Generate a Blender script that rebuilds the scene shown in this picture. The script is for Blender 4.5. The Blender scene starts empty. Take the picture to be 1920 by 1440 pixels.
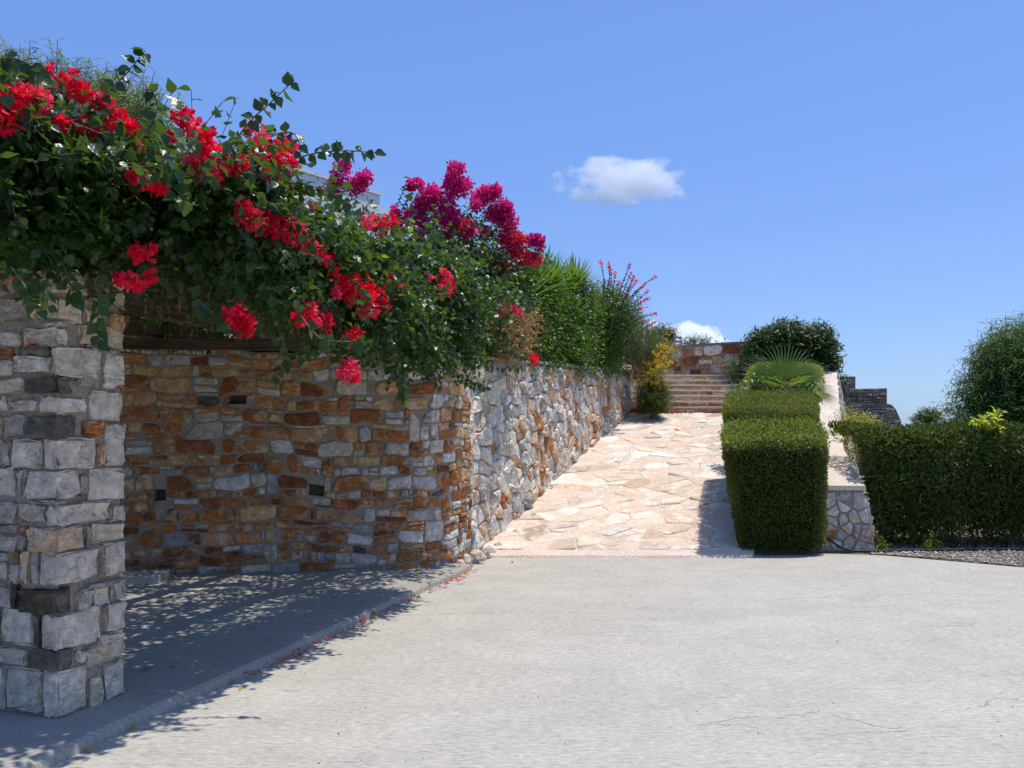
import bpy, math, random
import numpy as np
from mathutils import Vector, Matrix
from mathutils.geometry import tessellate_polygon

# ------------------------------------------------------------------ camera, sky, sun, exposure
scene = bpy.context.scene
F = 1600.0; HY = 805.0; EYE = 1.6
cam_data = bpy.data.cameras.new("camera"); cam = bpy.data.objects.new("camera", cam_data)
scene.collection.objects.link(cam); scene.camera = cam
cam.location = (0, 0, EYE); cam.rotation_euler = (math.radians(90), 0, 0)
cam_data.sensor_width = 36; cam_data.lens = 30
cam_data.shift_y = (HY - 720) / 1920
cam_data.clip_start = 0.05; cam_data.clip_end = 60000

SUNV = np.array([.275, .11, 1.0]); SUNV /= np.linalg.norm(SUNV)
EL = math.asin(SUNV[2]); AZ = math.atan2(SUNV[0], SUNV[1])
world = bpy.data.worlds.new("World"); scene.world = world; world.use_nodes = True
wn = world.node_tree; wn.nodes.clear()
sky = wn.nodes.new('ShaderNodeTexSky'); sky.sky_type = 'NISHITA'; sky.sun_disc = False
sky.sun_elevation = EL; sky.sun_rotation = AZ
sky.altitude = 0; sky.air_density = 1.0; sky.dust_density = 0.6; sky.ozone_density = 4.0
bg = wn.nodes.new('ShaderNodeBackground'); bg.inputs['Strength'].default_value = 0.15
wo = wn.nodes.new('ShaderNodeOutputWorld')
hs = wn.nodes.new('ShaderNodeHueSaturation'); hs.inputs['Saturation'].default_value = 1.25; hs.inputs['Hue'].default_value = .515; hs.inputs['Value'].default_value = 1.1
wn.links.new(sky.outputs[0], hs.inputs['Color']); gm = wn.nodes.new('ShaderNodeGamma'); gm.inputs[1].default_value = .48; wn.links.new(hs.outputs[0], gm.inputs[0])
mu = wn.nodes.new('ShaderNodeMix'); mu.data_type = 'RGBA'; mu.blend_type = 'MULTIPLY'; mu.inputs[0].default_value = 1; mu.inputs[7].default_value = (1.52, 2.02, 2.95, 1)
wn.links.new(gm.outputs[0], mu.inputs[6]); wn.links.new(mu.outputs[2], bg.inputs[0]); wn.links.new(bg.outputs[0], wo.inputs[0])
sd = bpy.data.lights.new("sun", 'SUN'); sd.energy = 5.0; sd.angle = math.radians(0.53); sd.color = (1, .95, .87)
sun = bpy.data.objects.new("sun", sd); scene.collection.objects.link(sun)
sun.rotation_euler = Vector(SUNV).to_track_quat('Z', 'Y').to_euler()
scene.view_settings.view_transform = 'Standard'; scene.view_settings.look = 'None'
scene.view_settings.gamma = 1; scene.view_settings.exposure = -0.17; scene.view_settings.use_curve_mapping = False
scene.cycles.max_bounces = 24; scene.cycles.glossy_bounces = 3; scene.cycles.transmission_bounces = 4; scene.cycles.diffuse_bounces = 4; scene.cycles.transparent_max_bounces = 8
scene.cycles.volume_bounces = 20; scene.cycles.volume_step_rate = 1.0

rng = np.random.default_rng(7); random.seed(7)
C = scene.collection

def W(px, py, D):
    return np.array([(px - 960) / F * D, D, EYE + (HY - py) / F * D])
def proj(p):
    p = np.asarray(p, float)
    return np.stack([960 + F * p[..., 0] / p[..., 1], HY - F * (p[..., 2] - EYE) / p[..., 1]], -1)
def nrm(v):
    v = np.asarray(v, float); return v / np.maximum(np.linalg.norm(v, axis=-1, keepdims=True), 1e-9)

# ------------------------------------------------------------------ object helpers
def empty(name, loc, label=None, cat=None, group=None):
    o = bpy.data.objects.new(name, None); C.objects.link(o); o.location = tuple(map(float, loc)); o.empty_display_size = .2
    tag(o, label, cat, group); return o
def tag(o, label=None, cat=None, group=None, kind=None):
    if label: o['label'] = label
    if cat: o['category'] = cat
    if group: o['group'] = group
    if kind: o['kind'] = kind
    return o
def wloc(o):
    l = np.zeros(3)
    while o is not None: l = l + np.array(o.location); o = o.parent
    return l
def mesh_data(name, V, F_, mat=None, attrs=None, smooth=False):
    """V (n,3); F_ int array (m,k) or list of lists"""
    me = bpy.data.meshes.new(name)
    V = np.asarray(V, np.float32)
    if isinstance(F_, np.ndarray):
        m, k = F_.shape
        me.vertices.add(len(V)); me.vertices.foreach_set('co', V.ravel())
        me.loops.add(m * k); me.loops.foreach_set('vertex_index', F_.astype(np.int32).ravel())
        me.polygons.add(m); me.polygons.foreach_set('loop_start', np.arange(0, m * k, k, dtype=np.int32))
        me.update(calc_edges=True)
    else:
        me.from_pydata([tuple(map(float, v)) for v in V], [], F_)
    if smooth: me.polygons.foreach_set('use_smooth', np.ones(len(me.polygons), bool))
    for an, av in (attrs or {}).items():
        av = np.asarray(av, np.float32)
        if av.ndim == 1:
            a = me.attributes.new(an, 'FLOAT', 'POINT'); a.data.foreach_set('value', av)
        else:
            if av.shape[1] == 3: av = np.concatenate([av, np.ones((len(av), 1), np.float32)], 1)
            a = me.attributes.new(an, 'FLOAT_COLOR', 'POINT'); a.data.foreach_set('color', av.ravel())
    if mat: me.materials.append(mat)
    return me
def obj(name, V, F_, mat=None, parent=None, attrs=None, smooth=False, centre=False, kind=None):
    """world-space verts -> object under parent (roots are never rotated)"""
    V = np.asarray(V, float)
    base = wloc(parent) if parent is not None else np.zeros(3)
    c = V.mean(0) if centre else base
    me = mesh_data(name, V - c, F_, mat, attrs, smooth)
    o = bpy.data.objects.new(name, me); C.objects.link(o)
    if parent is not None: o.parent = parent
    o.location = tuple(c - base)
    if kind: o['kind'] = kind
    return o
class Bag:
    """collects loose geometry into one mesh"""
    def __init__(s): s.V = []; s.F = []; s.n = 0; s.A = {}
    def add(s, V, F_, **at):
        V = np.asarray(V, float)
        s.V.append(V)
        for f in (F_.tolist() if isinstance(F_, np.ndarray) else F_): s.F.append([i + s.n for i in f])
        for k, v in at.items():
            v = np.asarray(v, float)
            if v.ndim <= 1: v = np.tile(v, (len(V), 1)) if v.ndim == 1 else np.full(len(V), float(v))
            s.A.setdefault(k, []).append(v)
        s.n += len(V)
    def build(s, name, mat, parent=None, kind=None, smooth=False):
        if not s.n: return None
        at = {k: np.concatenate(v) for k, v in s.A.items()}
        return obj(name, np.concatenate(s.V), s.F, mat, parent, at, smooth, kind=kind)
def box(x0, y0, z0, x1, y1, z1):
    V = np.array([[x, y, z] for z in (z0, z1) for y in (y0, y1) for x in (x0, x1)], float)
    return V, [[0, 2, 3, 1], [4, 5, 7, 6], [0, 1, 5, 4], [2, 6, 7, 3], [0, 4, 6, 2], [1, 3, 7, 5]]
def obox(c, e1, e2, L1, L2, h, inset=0.0):
    """box on base corner-centre c, horizontal axes e1,e2 (half sizes), height h"""
    c = np.asarray(c, float); e1 = np.append(e1, 0) if len(e1) == 2 else np.asarray(e1); e2 = np.append(e2, 0) if len(e2) == 2 else np.asarray(e2)
    V = [c + sx * e1 * L1 + sy * e2 * L2 + np.array([0, 0, z]) for z in (0, h) for sy in (-1, 1) for sx in (-1, 1)]
    return np.array(V), [[0, 2, 3, 1], [4, 5, 7, 6], [0, 1, 5, 4], [2, 6, 7, 3], [0, 4, 6, 2], [1, 3, 7, 5]]
def tube(P, R, n=6, cap=True):
    P = np.asarray(P, float); R = np.broadcast_to(np.asarray(R, float), (len(P),))
    T = nrm(np.gradient(P, axis=0)); up = np.array([0, 0, 1.]) if abs(T[0][2]) < .9 else np.array([1., 0, 0])
    V = []
    for p, t, r in zip(P, T, R):
        a = nrm(np.cross(t, up)); b = np.cross(a, t)
        for k in range(n):
            th = 2 * math.pi * k / n; V.append(p + r * (math.cos(th) * a + math.sin(th) * b))
    Fc = [[i * n + k, i * n + (k + 1) % n, (i + 1) * n + (k + 1) % n, (i + 1) * n + k] for i in range(len(P) - 1) for k in range(n)]
    if cap: Fc += [list(range(n))[::-1], [(len(P) - 1) * n + k for k in range(n)]]
    return np.array(V), Fc
def vnoise(p, s=1.0, seed=0):
    """cheap smooth pseudo-noise of points (…,3) in about -1..1"""
    p = np.asarray(p, float) * s + seed * 7.31
    x, y, z = p[..., 0], p[..., 1], p[..., 2]
    return (np.sin(1.7 * x + 2.3 * np.sin(1.1 * y + .7)) + np.sin(1.9 * y + 2.1 * np.sin(1.3 * z + 1.9)) + np.sin(2.1 * z + 1.9 * np.sin(1.2 * x + 4.1))) / 3

# ------------------------------------------------------------------ materials
def newmat(name):
    m = bpy.data.materials.new(name); m.use_nodes = True; nt = m.node_tree; nt.nodes.clear()
    out = nt.nodes.new('ShaderNodeOutputMaterial'); return m, nt, out
class N:
    def __init__(s, nt): s.nt = nt
    def n(s, t, **kw):
        nd = s.nt.nodes.new(t)
        for k, v in kw.items(): setattr(nd, k, v)
        return nd
    def l(s, a, b): s.nt.links.new(a, b)
    def noise(s, vec, scale, detail=4, rough=.55, dist=0):
        t = s.n('ShaderNodeTexNoise'); t.inputs['Scale'].default_value = scale; t.inputs['Detail'].default_value = detail
        t.inputs['Roughness'].default_value = rough; t.inputs['Distortion'].default_value = dist
        if vec is not None: s.l(vec, t.inputs['Vector'])
        return t.outputs['Fac']
    def vor(s, vec, scale, feature='F1', out='Distance'):
        t = s.n('ShaderNodeTexVoronoi', feature=feature); t.inputs['Scale'].default_value = scale
        if vec is not None: s.l(vec, t.inputs['Vector'])
        return t.outputs[out]
    def math(s, op, a, b=None, c=None, clamp=False):
        t = s.n('ShaderNodeMath', operation=op); t.use_clamp = clamp
        for i, v in enumerate((a, b, c)):
            if v is None: continue
            if isinstance(v, (int, float)): t.inputs[i].default_value = v
            else: s.l(v, t.inputs[i])
        return t.outputs[0]
    def ramp(s, v, a, b, lo=0., hi=1.):
        t = s.n('ShaderNodeMapRange'); t.interpolation_type = 'SMOOTHSTEP'
        s.l(v, t.inputs[0]); t.inputs[1].default_value = a; t.inputs[2].default_value = b; t.inputs[3].default_value = lo; t.inputs[4].default_value = hi
        return t.outputs[0]
    def mix(s, f, a, b, mode='MIX'):
        t = s.n('ShaderNodeMix', data_type='RGBA', blend_type=mode)
        for sock, v in ((t.inputs[0], f), (t.inputs[6], a), (t.inputs[7], b)):
            if isinstance(v, (int, float)): sock.default_value = v
            elif isinstance(v, (tuple, list)): sock.default_value = (*v[:3], 1)
            else: s.l(v, sock)
        return t.outputs[2]
    def attr(s, name, out='Color'):
        t = s.n('ShaderNodeAttribute'); t.attribute_name = name; return t.outputs[out]
    def coords(s, kind='Object', scale=(1, 1, 1), off=None, rot=(0, 0, 0)):
        t = s.n('ShaderNodeTexCoord'); v = t.outputs[kind]
        if off is not None:
            a = s.n('ShaderNodeVectorMath', operation='ADD'); s.l(v, a.inputs[0]); s.l(off, a.inputs[1]); v = a.outputs[0]
        if scale != (1, 1, 1) or rot != (0, 0, 0):
            mp = s.n('ShaderNodeMapping'); mp.inputs['Scale'].default_value = scale; mp.inputs['Rotation'].default_value = rot; s.l(v, mp.inputs[0]); v = mp.outputs[0]
        return v
    def geo(s): return s.n('ShaderNodeNewGeometry').outputs['Position']
    def mapv(s, v, scale=(1, 1, 1), rot=(0, 0, 0)):
        mp = s.n('ShaderNodeMapping'); mp.inputs['Scale'].default_value = scale; mp.inputs['Rotation'].default_value = rot; s.l(v, mp.inputs[0]); return mp.outputs[0]
    def bump(s, h, dist=.01, strength=1.0, nrml=None):
        t = s.n('ShaderNodeBump'); t.inputs['Strength'].default_value = strength; t.inputs['Distance'].default_value = dist; s.l(h, t.inputs['Height'])
        if nrml is not None: s.l(nrml, t.inputs['Normal'])
        return t.outputs[0]
    def bsdf(s, col, rough=.8, normal=None, spec=.3, out=None):
        t = s.n('ShaderNodeBsdfPrincipled')
        if isinstance(col, tuple): t.inputs['Base Color'].default_value = (*col, 1)
        else: s.l(col, t.inputs['Base Color'])
        if isinstance(rough, (int, float)): t.inputs['Roughness'].default_value = rough
        else: s.l(rough, t.inputs['Roughness'])
        t.inputs['Specular IOR Level'].default_value = spec
        if normal is not None: s.l(normal, t.inputs['Normal'])
        if out is not None: s.l(t.outputs[0], out.inputs[0])
        return t.outputs[0]

def mat_stone(name='quarried_stone', bd=.024, k=1.0):
    m, nt, out = newmat(name); n = N(nt)
    rnd = n.n('ShaderNodeObjectInfo').outputs['Random']
    sc_ = n.math('MULTIPLY', rnd, 60.0)
    v = n.coords('Object', off=sc_)
    t1 = n.attr('tint'); t2 = n.attr('tint2')
    # veins and rust patches: two scales, one stretched like bedding
    warp = n.noise(v, 3.5, 4, .6, 1.2)
    band = n.noise(n.mapv(v, (4, 4, 22), (.25, .15, 0)), 1.0, 5, .65, .8)
    f1 = n.ramp(n.math('MULTIPLY_ADD', warp, .65, n.math('MULTIPLY', band, .35)), .47, .60)
    col = n.mix(f1, t1, t2)
    f2 = n.ramp(n.noise(v, 14, 5, .7), .35, .75, 1 - .28 * k, 1 + .22 * k)
    col = n.mix(1.0, col, n.mix(1.0, f2, (1, 1, 1), 'MULTIPLY'), 'MULTIPLY')
    pit = n.ramp(n.vor(v, 26), .0, .12, .55, 1)
    pm = n.ramp(n.noise(v, 9, 2), .55, .7)
    col = n.mix(pm, col, n.mix(1.0, col, n.mix(1.0, pit, (1, 1, 1), 'MULTIPLY'), 'MULTIPLY'))
    crk = n.ramp(n.math('ABSOLUTE', n.math('SUBTRACT', n.noise(n.mapv(v, (5, 5, 9)), 1, 5, .6, .6), .5)), 0, .016, 1 - .38 * k, 1)
    col = n.mix(1.0, col, n.mix(1.0, crk, (1, 1, 1), 'MULTIPLY'), 'MULTIPLY')
    h = n.math('ADD', n.math('MULTIPLY', n.noise(v, 11, 6, .72, .4), 1.0), n.math('MULTIPLY', band, .55))
    h = n.math('ADD', h, n.math('MULTIPLY', crk, .25))
    h = n.math('ADD', h, n.math('MULTIPLY', n.noise(v, 70, 3, .6), .12))
    nr = n.bump(h, bd, .85)
    n.bsdf(col, .8, nr, .14, out); return m
def mat_mortar(name, c1, c2, bump=.02):
    m, nt, out = newmat(name); n = N(nt); v = n.geo()
    f = n.ramp(n.noise(v, 2.2, 5, .6), .35, .65)
    col = n.mix(f, c1, c2)
    g = n.ramp(n.noise(v, 55, 3, .7), .3, .7, .7, 1.2)
    col = n.mix(1.0, col, n.mix(1.0, g, (1, 1, 1), 'MULTIPLY'), 'MULTIPLY')
    h = n.math('ADD', n.noise(v, 9, 5, .65), n.math('MULTIPLY', n.noise(v, 70, 3, .7), .25))
    n.bsdf(col, .92, n.bump(h, bump), .2, out); return m
def mat_leaf(name, c1, c2, trans=.35, rough=.42, spec=.5, tcol=(.25, .42, .03)):
    m, nt, out = newmat(name); n = N(nt)
    a = n.attr('tint', 'Fac'); r = n.n('ShaderNodeObjectInfo').outputs['Random']
    f = n.math('FRACT', n.math('ADD', a, r))
    col = n.mix(f, c1, c2)
    g = n.noise(n.geo(), 1.8, 3, .6)
    col = n.mix(1.0, col, n.mix(1.0, n.ramp(g, .3, .7, .7, 1.3), (1, 1, 1), 'MULTIPLY'), 'MULTIPLY')
    b = n.bsdf(col, rough, n.bump(n.noise(n.geo(), 60, 2), .006, .6), spec)
    t = n.n('ShaderNodeBsdfTranslucent')
    n.l(n.mix(1.0, n.mix(.5, col, tcol), (1.6, 1.6, 1.4), 'MULTIPLY'), t.inputs[0])
    mx = n.n('ShaderNodeMixShader'); mx.inputs[0].default_value = trans
    n.l(b, mx.inputs[1]); n.l(t.outputs[0], mx.inputs[2]); n.l(mx.outputs[0], out.inputs[0]); return m
def mat_simple(name, c1, c2, scale=5, rough=.8, bump=.005, bscale=40, spec=.3, stretch=(1, 1, 1)):
    m, nt, out = newmat(name); n = N(nt); v = n.mapv(n.geo(), stretch)
    col = n.mix(n.ramp(n.noise(v, scale, 5, .6), .3, .7), c1, c2)
    n.bsdf(col, rough, n.bump(n.noise(v, bscale, 4, .6), bump), spec, out); return m
def mat_concrete():
    m, nt, out = newmat("broomed_concrete"); n = N(nt); v = n.geo()
    big = n.ramp(n.noise(n.mapv(v, (.6, 1.4, 1), (0, 0, .1)), .8, 6, .65), .3, .72); mid = n.noise(v, 2.6, 6, .65)
    col = n.mix(big, (.43, .402, .343), (.475, .448, .385))
    col = n.mix(n.ramp(n.noise(v, .9, 3, .6), .52, .75, 0, .5), col, (.50, .45, .38))
    brush = n.math('MULTIPLY_ADD', n.noise(n.mapv(v, (1.3, 20, 1), (0, 0, .05)), 1.0, 6, .72, .3), .6, n.math('MULTIPLY', n.noise(n.mapv(v, (2.4, 60, 1), (0, 0, .04)), 1.0, 4, .65, .3), .4))
    bm = n.ramp(n.noise(v, .8, 3, .6), .35, .65)
    col = n.mix(n.math('MULTIPLY', bm, n.ramp(brush, .50, .64, 0, .60)), col, (.30, .285, .26))
    col = n.mix(1.0, col, n.mix(1.0, n.ramp(mid, .25, .75, .93, 1.06), (1, 1, 1), 'MULTIPLY'), 'MULTIPLY')
    fine = n.ramp(n.noise(n.mapv(v, (17, 48, 1), (0, 0, .04)), 1.0, 5, .82), .3, .7, .72, 1.2)
    col = n.mix(1.0, col, n.mix(1.0, fine, (1, 1, 1), 'MULTIPLY'), 'MULTIPLY')
    # short dashes where the float dragged grit along
    dash = n.ramp(n.noise(n.mapv(v, (5, 36, 1), (0, 0, .03)), 1.0, 3, .6), .64, .72)
    col = n.mix(n.math('MULTIPLY', dash, .55), col, (.15, .14, .13))
    wd = n.ramp(n.noise(n.mapv(v, (9, 38, 1), (0, 0, -.02)), 1.0, 3, .6), .66, .74)
    col = n.mix(n.math('MULTIPLY', wd, .6), col, (.66, .64, .60))
    # hairline cracks
    wv = n.n('ShaderNodeVectorMath', operation='ADD'); n.l(v, wv.inputs[0])
    nn = n.n('ShaderNodeTexNoise'); nn.inputs['Scale'].default_value = 1.6; nn.inputs['Detail'].default_value = 5; n.l(v, nn.inputs['Vector'])
    sc = n.n('ShaderNodeVectorMath', operation='SCALE'); sc.inputs['Scale'].default_value = .5; n.l(nn.outputs['Color'], sc.inputs[0]); n.l(sc.outputs[0], wv.inputs[1])
    ed = n.vor(n.mapv(wv.outputs[0], (.14, .62, 1)), 1.0, 'DISTANCE_TO_EDGE')
    ck = n.math('MULTIPLY', n.ramp(ed, 0.0, .0030, 1, 0), n.ramp(n.noise(v, .9, 3), .48, .6))
    col = n.mix(n.math('MULTIPLY', ck, .55), col, (.14, .13, .12))
    spots = n.ramp(n.vor(v, 5.5), .015, .028, 1, 0); sm = n.ramp(n.noise(v, 1.3, 2), .55, .6)
    col = n.mix(n.math('MULTIPLY', n.math('MULTIPLY', spots, sm), .8), col, (.12, .11, .10))
    h = n.math('ADD', n.math('MULTIPLY', brush, .5), n.math('MULTIPLY', n.noise(v, 38, 4, .7), .5))
    h = n.math('SUBTRACT', h, n.math('MULTIPLY', ck, .8))
    n.bsdf(col, .9, n.bump(h, .012, .8), .12, out); return m
def mat_floor():
    m, nt, out = newmat("grooved_concrete"); n = N(nt); v = n.geo()
    big = n.ramp(n.noise(v, .9, 4, .6), .3, .72)
    col = n.mix(big, (.34, .315, .27), (.40, .375, .325))
    dirt = n.ramp(n.noise(v, 2.3, 6, .7), .45, .75, 0, .5); col = n.mix(dirt, col, (.33, .30, .26))
    wv = n.n('ShaderNodeTexWave'); wv.inputs['Scale'].default_value = 7.5; wv.inputs['Distortion'].default_value = 1.1; wv.inputs['Detail'].default_value = 2
    n.l(n.mapv(v, (1, 1, 1), (0, 0, 1.15)), wv.inputs['Vector'])
    g = n.ramp(wv.outputs['Fac'], .05, .4)
    col = n.mix(1.0, col, n.mix(1.0, n.ramp(g, 0, 1, .92, 1.02), (1, 1, 1), 'MULTIPLY'), 'MULTIPLY')
    fine = n.ramp(n.noise(v, 70, 3, .75), .3, .7, .85, 1.12)
    col = n.mix(1.0, col, n.mix(1.0, fine, (1, 1, 1), 'MULTIPLY'), 'MULTIPLY')
    h = n.math('ADD', n.math('MULTIPLY', g, .25), n.math('MULTIPLY', n.noise(v, 30, 4, .7), .6))
    n.bsdf(col, .9, n.bump(h, .012, .9), .12, out); return m
def mat_wood():
    m, nt, out = newmat("weathered_timber"); n = N(nt); v = n.coords('Object')
    g = n.noise(n.mapv(n.geo(), (1.5, 1.5, 38)), 1.0, 5, .65, .3)
    col = n.mix(n.ramp(g, .3, .7), (.030, .020, .013), (.13, .092, .062))
    n.bsdf(col, .8, n.bump(g, .012), .25, out); return m
def mat_water():
    m, nt, out = newmat("sea"); n = N(nt)
    n.bsdf((.02, .09, .16), .15, n.bump(n.noise(n.geo(), .3, 4), .3), .5, out); return m
def mat_cloud(name, dens, thr, nscale, stretch, seed):
    m, nt, out = newmat(name); n = N(nt)
    tc = n.coords('Object')
    ln = n.n('ShaderNodeVectorMath', operation='LENGTH'); n.l(tc, ln.inputs[0])
    off = n.n('ShaderNodeVectorMath', operation='ADD'); n.l(n.mapv(tc, stretch), off.inputs[0]); off.inputs[1].default_value = (seed, seed * 2.3, seed * .7)
    f = n.noise(off.outputs[0], nscale, 6, .62, .1)
    d = n.math('SUBTRACT', n.math('MULTIPLY_ADD', f, 3.2, -1.6 + thr), n.math('MULTIPLY', n.math('POWER', ln.outputs['Value'], 2.0), 1.0))
    dn = n.ramp(d, .0, .35, 0, dens)
    pv = n.n('ShaderNodeVolumePrincipled'); pv.inputs['Color'].default_value = (1, 1, 1, 1); pv.inputs['Anisotropy'].default_value = .0
    n.l(dn, pv.inputs['Density']); n.l(pv.outputs[0], out.inputs['Volume']); return m

M = {}
M['stone'] = mat_stone(); M['paver'] = mat_stone('worn_paving_stone', .008, .5)
M['mortar'] = mat_mortar("lime_mortar", (.27, .225, .17), (.34, .29, .23))
M['mortar_grey'] = mat_mortar("grey_mortar", (.33, .31, .28), (.42, .39, .35))
M['paving_bed'] = mat_mortar("pink_sand_mortar", (.64, .50, .39), (.70, .57, .46), .012)
M['coping'] = mat_mortar("sand_render", (.64, .53, .42), (.70, .60, .49), .01)
M['concrete'] = mat_concrete(); M['floor'] = mat_floor(); M['wood'] = mat_wood()
M['white'] = mat_simple("whitewash", (.80, .80, .79), (.84, .84, .83), 2, .7, .003)
M['soil'] = mat_simple("dry_soil", (.16, .115, .075), (.27, .20, .13), 3, .95, .04, 20)
M['earth'] = mat_simple("dry_scrubland", (.22, .18, .11), (.12, .13, .06), .3, .95, .1, 4)
M['bark'] = mat_simple("brown_bark", (.075, .05, .032), (.20, .15, .105), 12, .85, .006, 60)
M['palestem'] = mat_simple("pale_twigs", (.22, .15, .09), (.34, .25, .16), 12, .8, .003, 60)
M['vine_leaf'] = mat_leaf("vine_leaf", (.012, .040, .013), (.030, .075, .018), .20, .30, .30)
M['vine_leaf_back'] = mat_leaf("small_vine_leaf", (.018, .050, .015), (.045, .092, .024), .22, .32, .32)
M['young_leaf'] = mat_leaf("young_leaf", (.10, .20, .025), (.22, .26, .04), .45, .45, .4)
M['box_leaf'] = mat_leaf("box_leaf", (.040, .058, .010), (.090, .108, .021), .22, .42, .18, (.28, .34, .04))
M['box_leaf_olive'] = mat_leaf("olive_box_leaf", (.10, .10, .014), (.16, .145, .024), .25, .5, .35)
M['oleander'] = mat_leaf("lance_leaf", (.036, .062, .013), (.074, .108, .022), .22, .40, .22, (.28, .36, .04))
M['oleander_dark'] = mat_leaf("dark_lance_leaf", (.018, .040, .014), (.045, .070, .024), .15, .36, .3)
M['willow'] = mat_leaf("narrow_leaf", (.024, .070, .022), (.055, .11, .028), .25, .40, .25)
M['tamarisk'] = mat_leaf("dusty_leaf", (.14, .16, .085), (.20, .22, .10), .3, .6, .2)
M['pitt'] = mat_leaf("shrub_leaf", (.032, .080, .013), (.080, .150, .025), .28, .32, .35)
M['greygreen'] = mat_leaf("grey_green_leaf", (.13, .16, .09), (.17, .21, .11), .2, .6, .3)
M['dry'] = mat_leaf("dry_leaf", (.34, .19, .09), (.45, .30, .13), .3, .7, .2, (.5, .3, .1))
M['dry_dark'] = mat_leaf('brown_leaf', (.16, .085, .035), (.24, .14, .06), .2, .6, .15, (.3, .15, .05))
M['lime'] = mat_leaf("lime_leaf", (.30, .42, .03), (.52, .55, .05), .4, .5, .4, (.6, .6, .05))
M['yellowbush'] = mat_leaf("yellow_green_leaf", (.22, .22, .04), (.34, .30, .05), .35, .5, .3, (.5, .45, .05))
M['yucca'] = mat_leaf("sword_leaf", (.045, .12, .018), (.10, .20, .03), .3, .42, .5)
M['palm'] = mat_leaf("fan_leaf", (.065, .115, .016), (.15, .18, .03), .28, .42, .5)
M['red'] = mat_leaf("red_bract", (.60, .006, .045), (.74, .014, .050), .35, .6, .2, (.9, .01, .05))
M['pinkred'] = mat_leaf("pink_red_bract", (.70, .03, .13), (.80, .08, .12), .35, .6, .2, (.9, .06, .12))
M['magenta'] = mat_leaf("magenta_bract", (.50, .014, .20), (.68, .03, .25), .35, .6, .2, (.75, .02, .28))
M['yellow'] = mat_leaf("yellow_flower", (.80, .46, .02), (.84, .56, .04), .25, .6, .2, (.9, .5, .02))
M['goldleaf'] = mat_leaf("dead_yellow_leaf", (.62, .40, .04), (.50, .24, .04), .2, .6, .2, (.7, .4, .05))
M['gravel'] = None
M['rubber'] = mat_simple("black_plastic", (.012, .012, .013), (.02, .02, .02), 5, .5, .001)
M['metal'] = mat_simple("grey_iron", (.20, .19, .18), (.32, .31, .29), 9, .6, .001)
M['sea'] = mat_water()

# ------------------------------------------------------------------ stones
RUST = ((.40, .145, .045), (.54, .33, .18)); RUSTD = ((.24, .085, .035), (.42, .17, .065)); ORANGE = ((.54, .25, .090), (.64, .46, .29))
OCHRE = ((.58, .37, .16), (.66, .48, .28)); CREAM = ((.60, .51, .39), (.66, .58, .48)); WHITE = ((.64, .585, .51), (.70, .65, .58))
GREY = ((.40, .37, .33), (.52, .485, .44)); BLUE = ((.36, .39, .42), (.55, .56, .57)); DARK = ((.125, .115, .095), (.23, .21, .18)); PINK = ((.62, .40, .27), (.66, .53, .42))
WRUST = ((.62, .59, .54), (.48, .20, .075))
def pick(rng, items, w):
    w = np.array(w, float); return items[rng.choice(len(items), p=w / w.sum())]
def stone_mesh(poly, P, h, rng, tints, detail=1, back=-.03):
    """poly (n,2) ccw in wall uv; P(u,v,d)->world"""
    n = len(poly); c = poly.mean(0)
    size = np.linalg.norm(poly - c, axis=1).mean()
    ins = min(.010 + .10 * size, .022)
    d = poly - c; L = np.linalg.norm(d, axis=1, keepdims=True)
    def ring(inset, dd): 
        q = c + d * np.maximum(1 - inset / np.maximum(L, 1e-6), .2)
        return [P(a[0], a[1], x) for a, x in zip(q, dd)]
    tilt = rng.normal(0, .045, 2)
    hj = h * (1 + rng.normal(0, .16, n)) + (d @ tilt)
    V = ring(0, np.full(n, back)) + ring(0.0, hj * .45) + ring(ins * .8, hj * .93)
    q = c + d * .5; cv = [P(a[0], a[1], h * (1.03 + rng.normal(0, .12)) + float((a - c) @ tilt)) for a in q]
    V += cv; V.append(P(c[0], c[1], h * (1.05 + rng.normal(0, .08))))
    Fc = []
    for r in range(3):
        for i in range(n):
            j = (i + 1) % n; Fc.append([r * n + i, r * n + j, (r + 1) * n + j, (r + 1) * n + i])
    for i in range(n): Fc.append([3 * n + i, 3 * n + (i + 1) % n, 4 * n])
    V = np.array(V)
    j = rng.normal(0, .09, 1)
    t1 = np.clip(np.array(tints[0]) * (1 + rng.normal(0, .14)) * (1 + rng.normal(0, .014, 3)), .03, .78); t2 = np.clip(np.array(tints[1]) * (1 + rng.normal(0, .12)), .03, .80)
    return V, Fc, t1, t2
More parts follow.
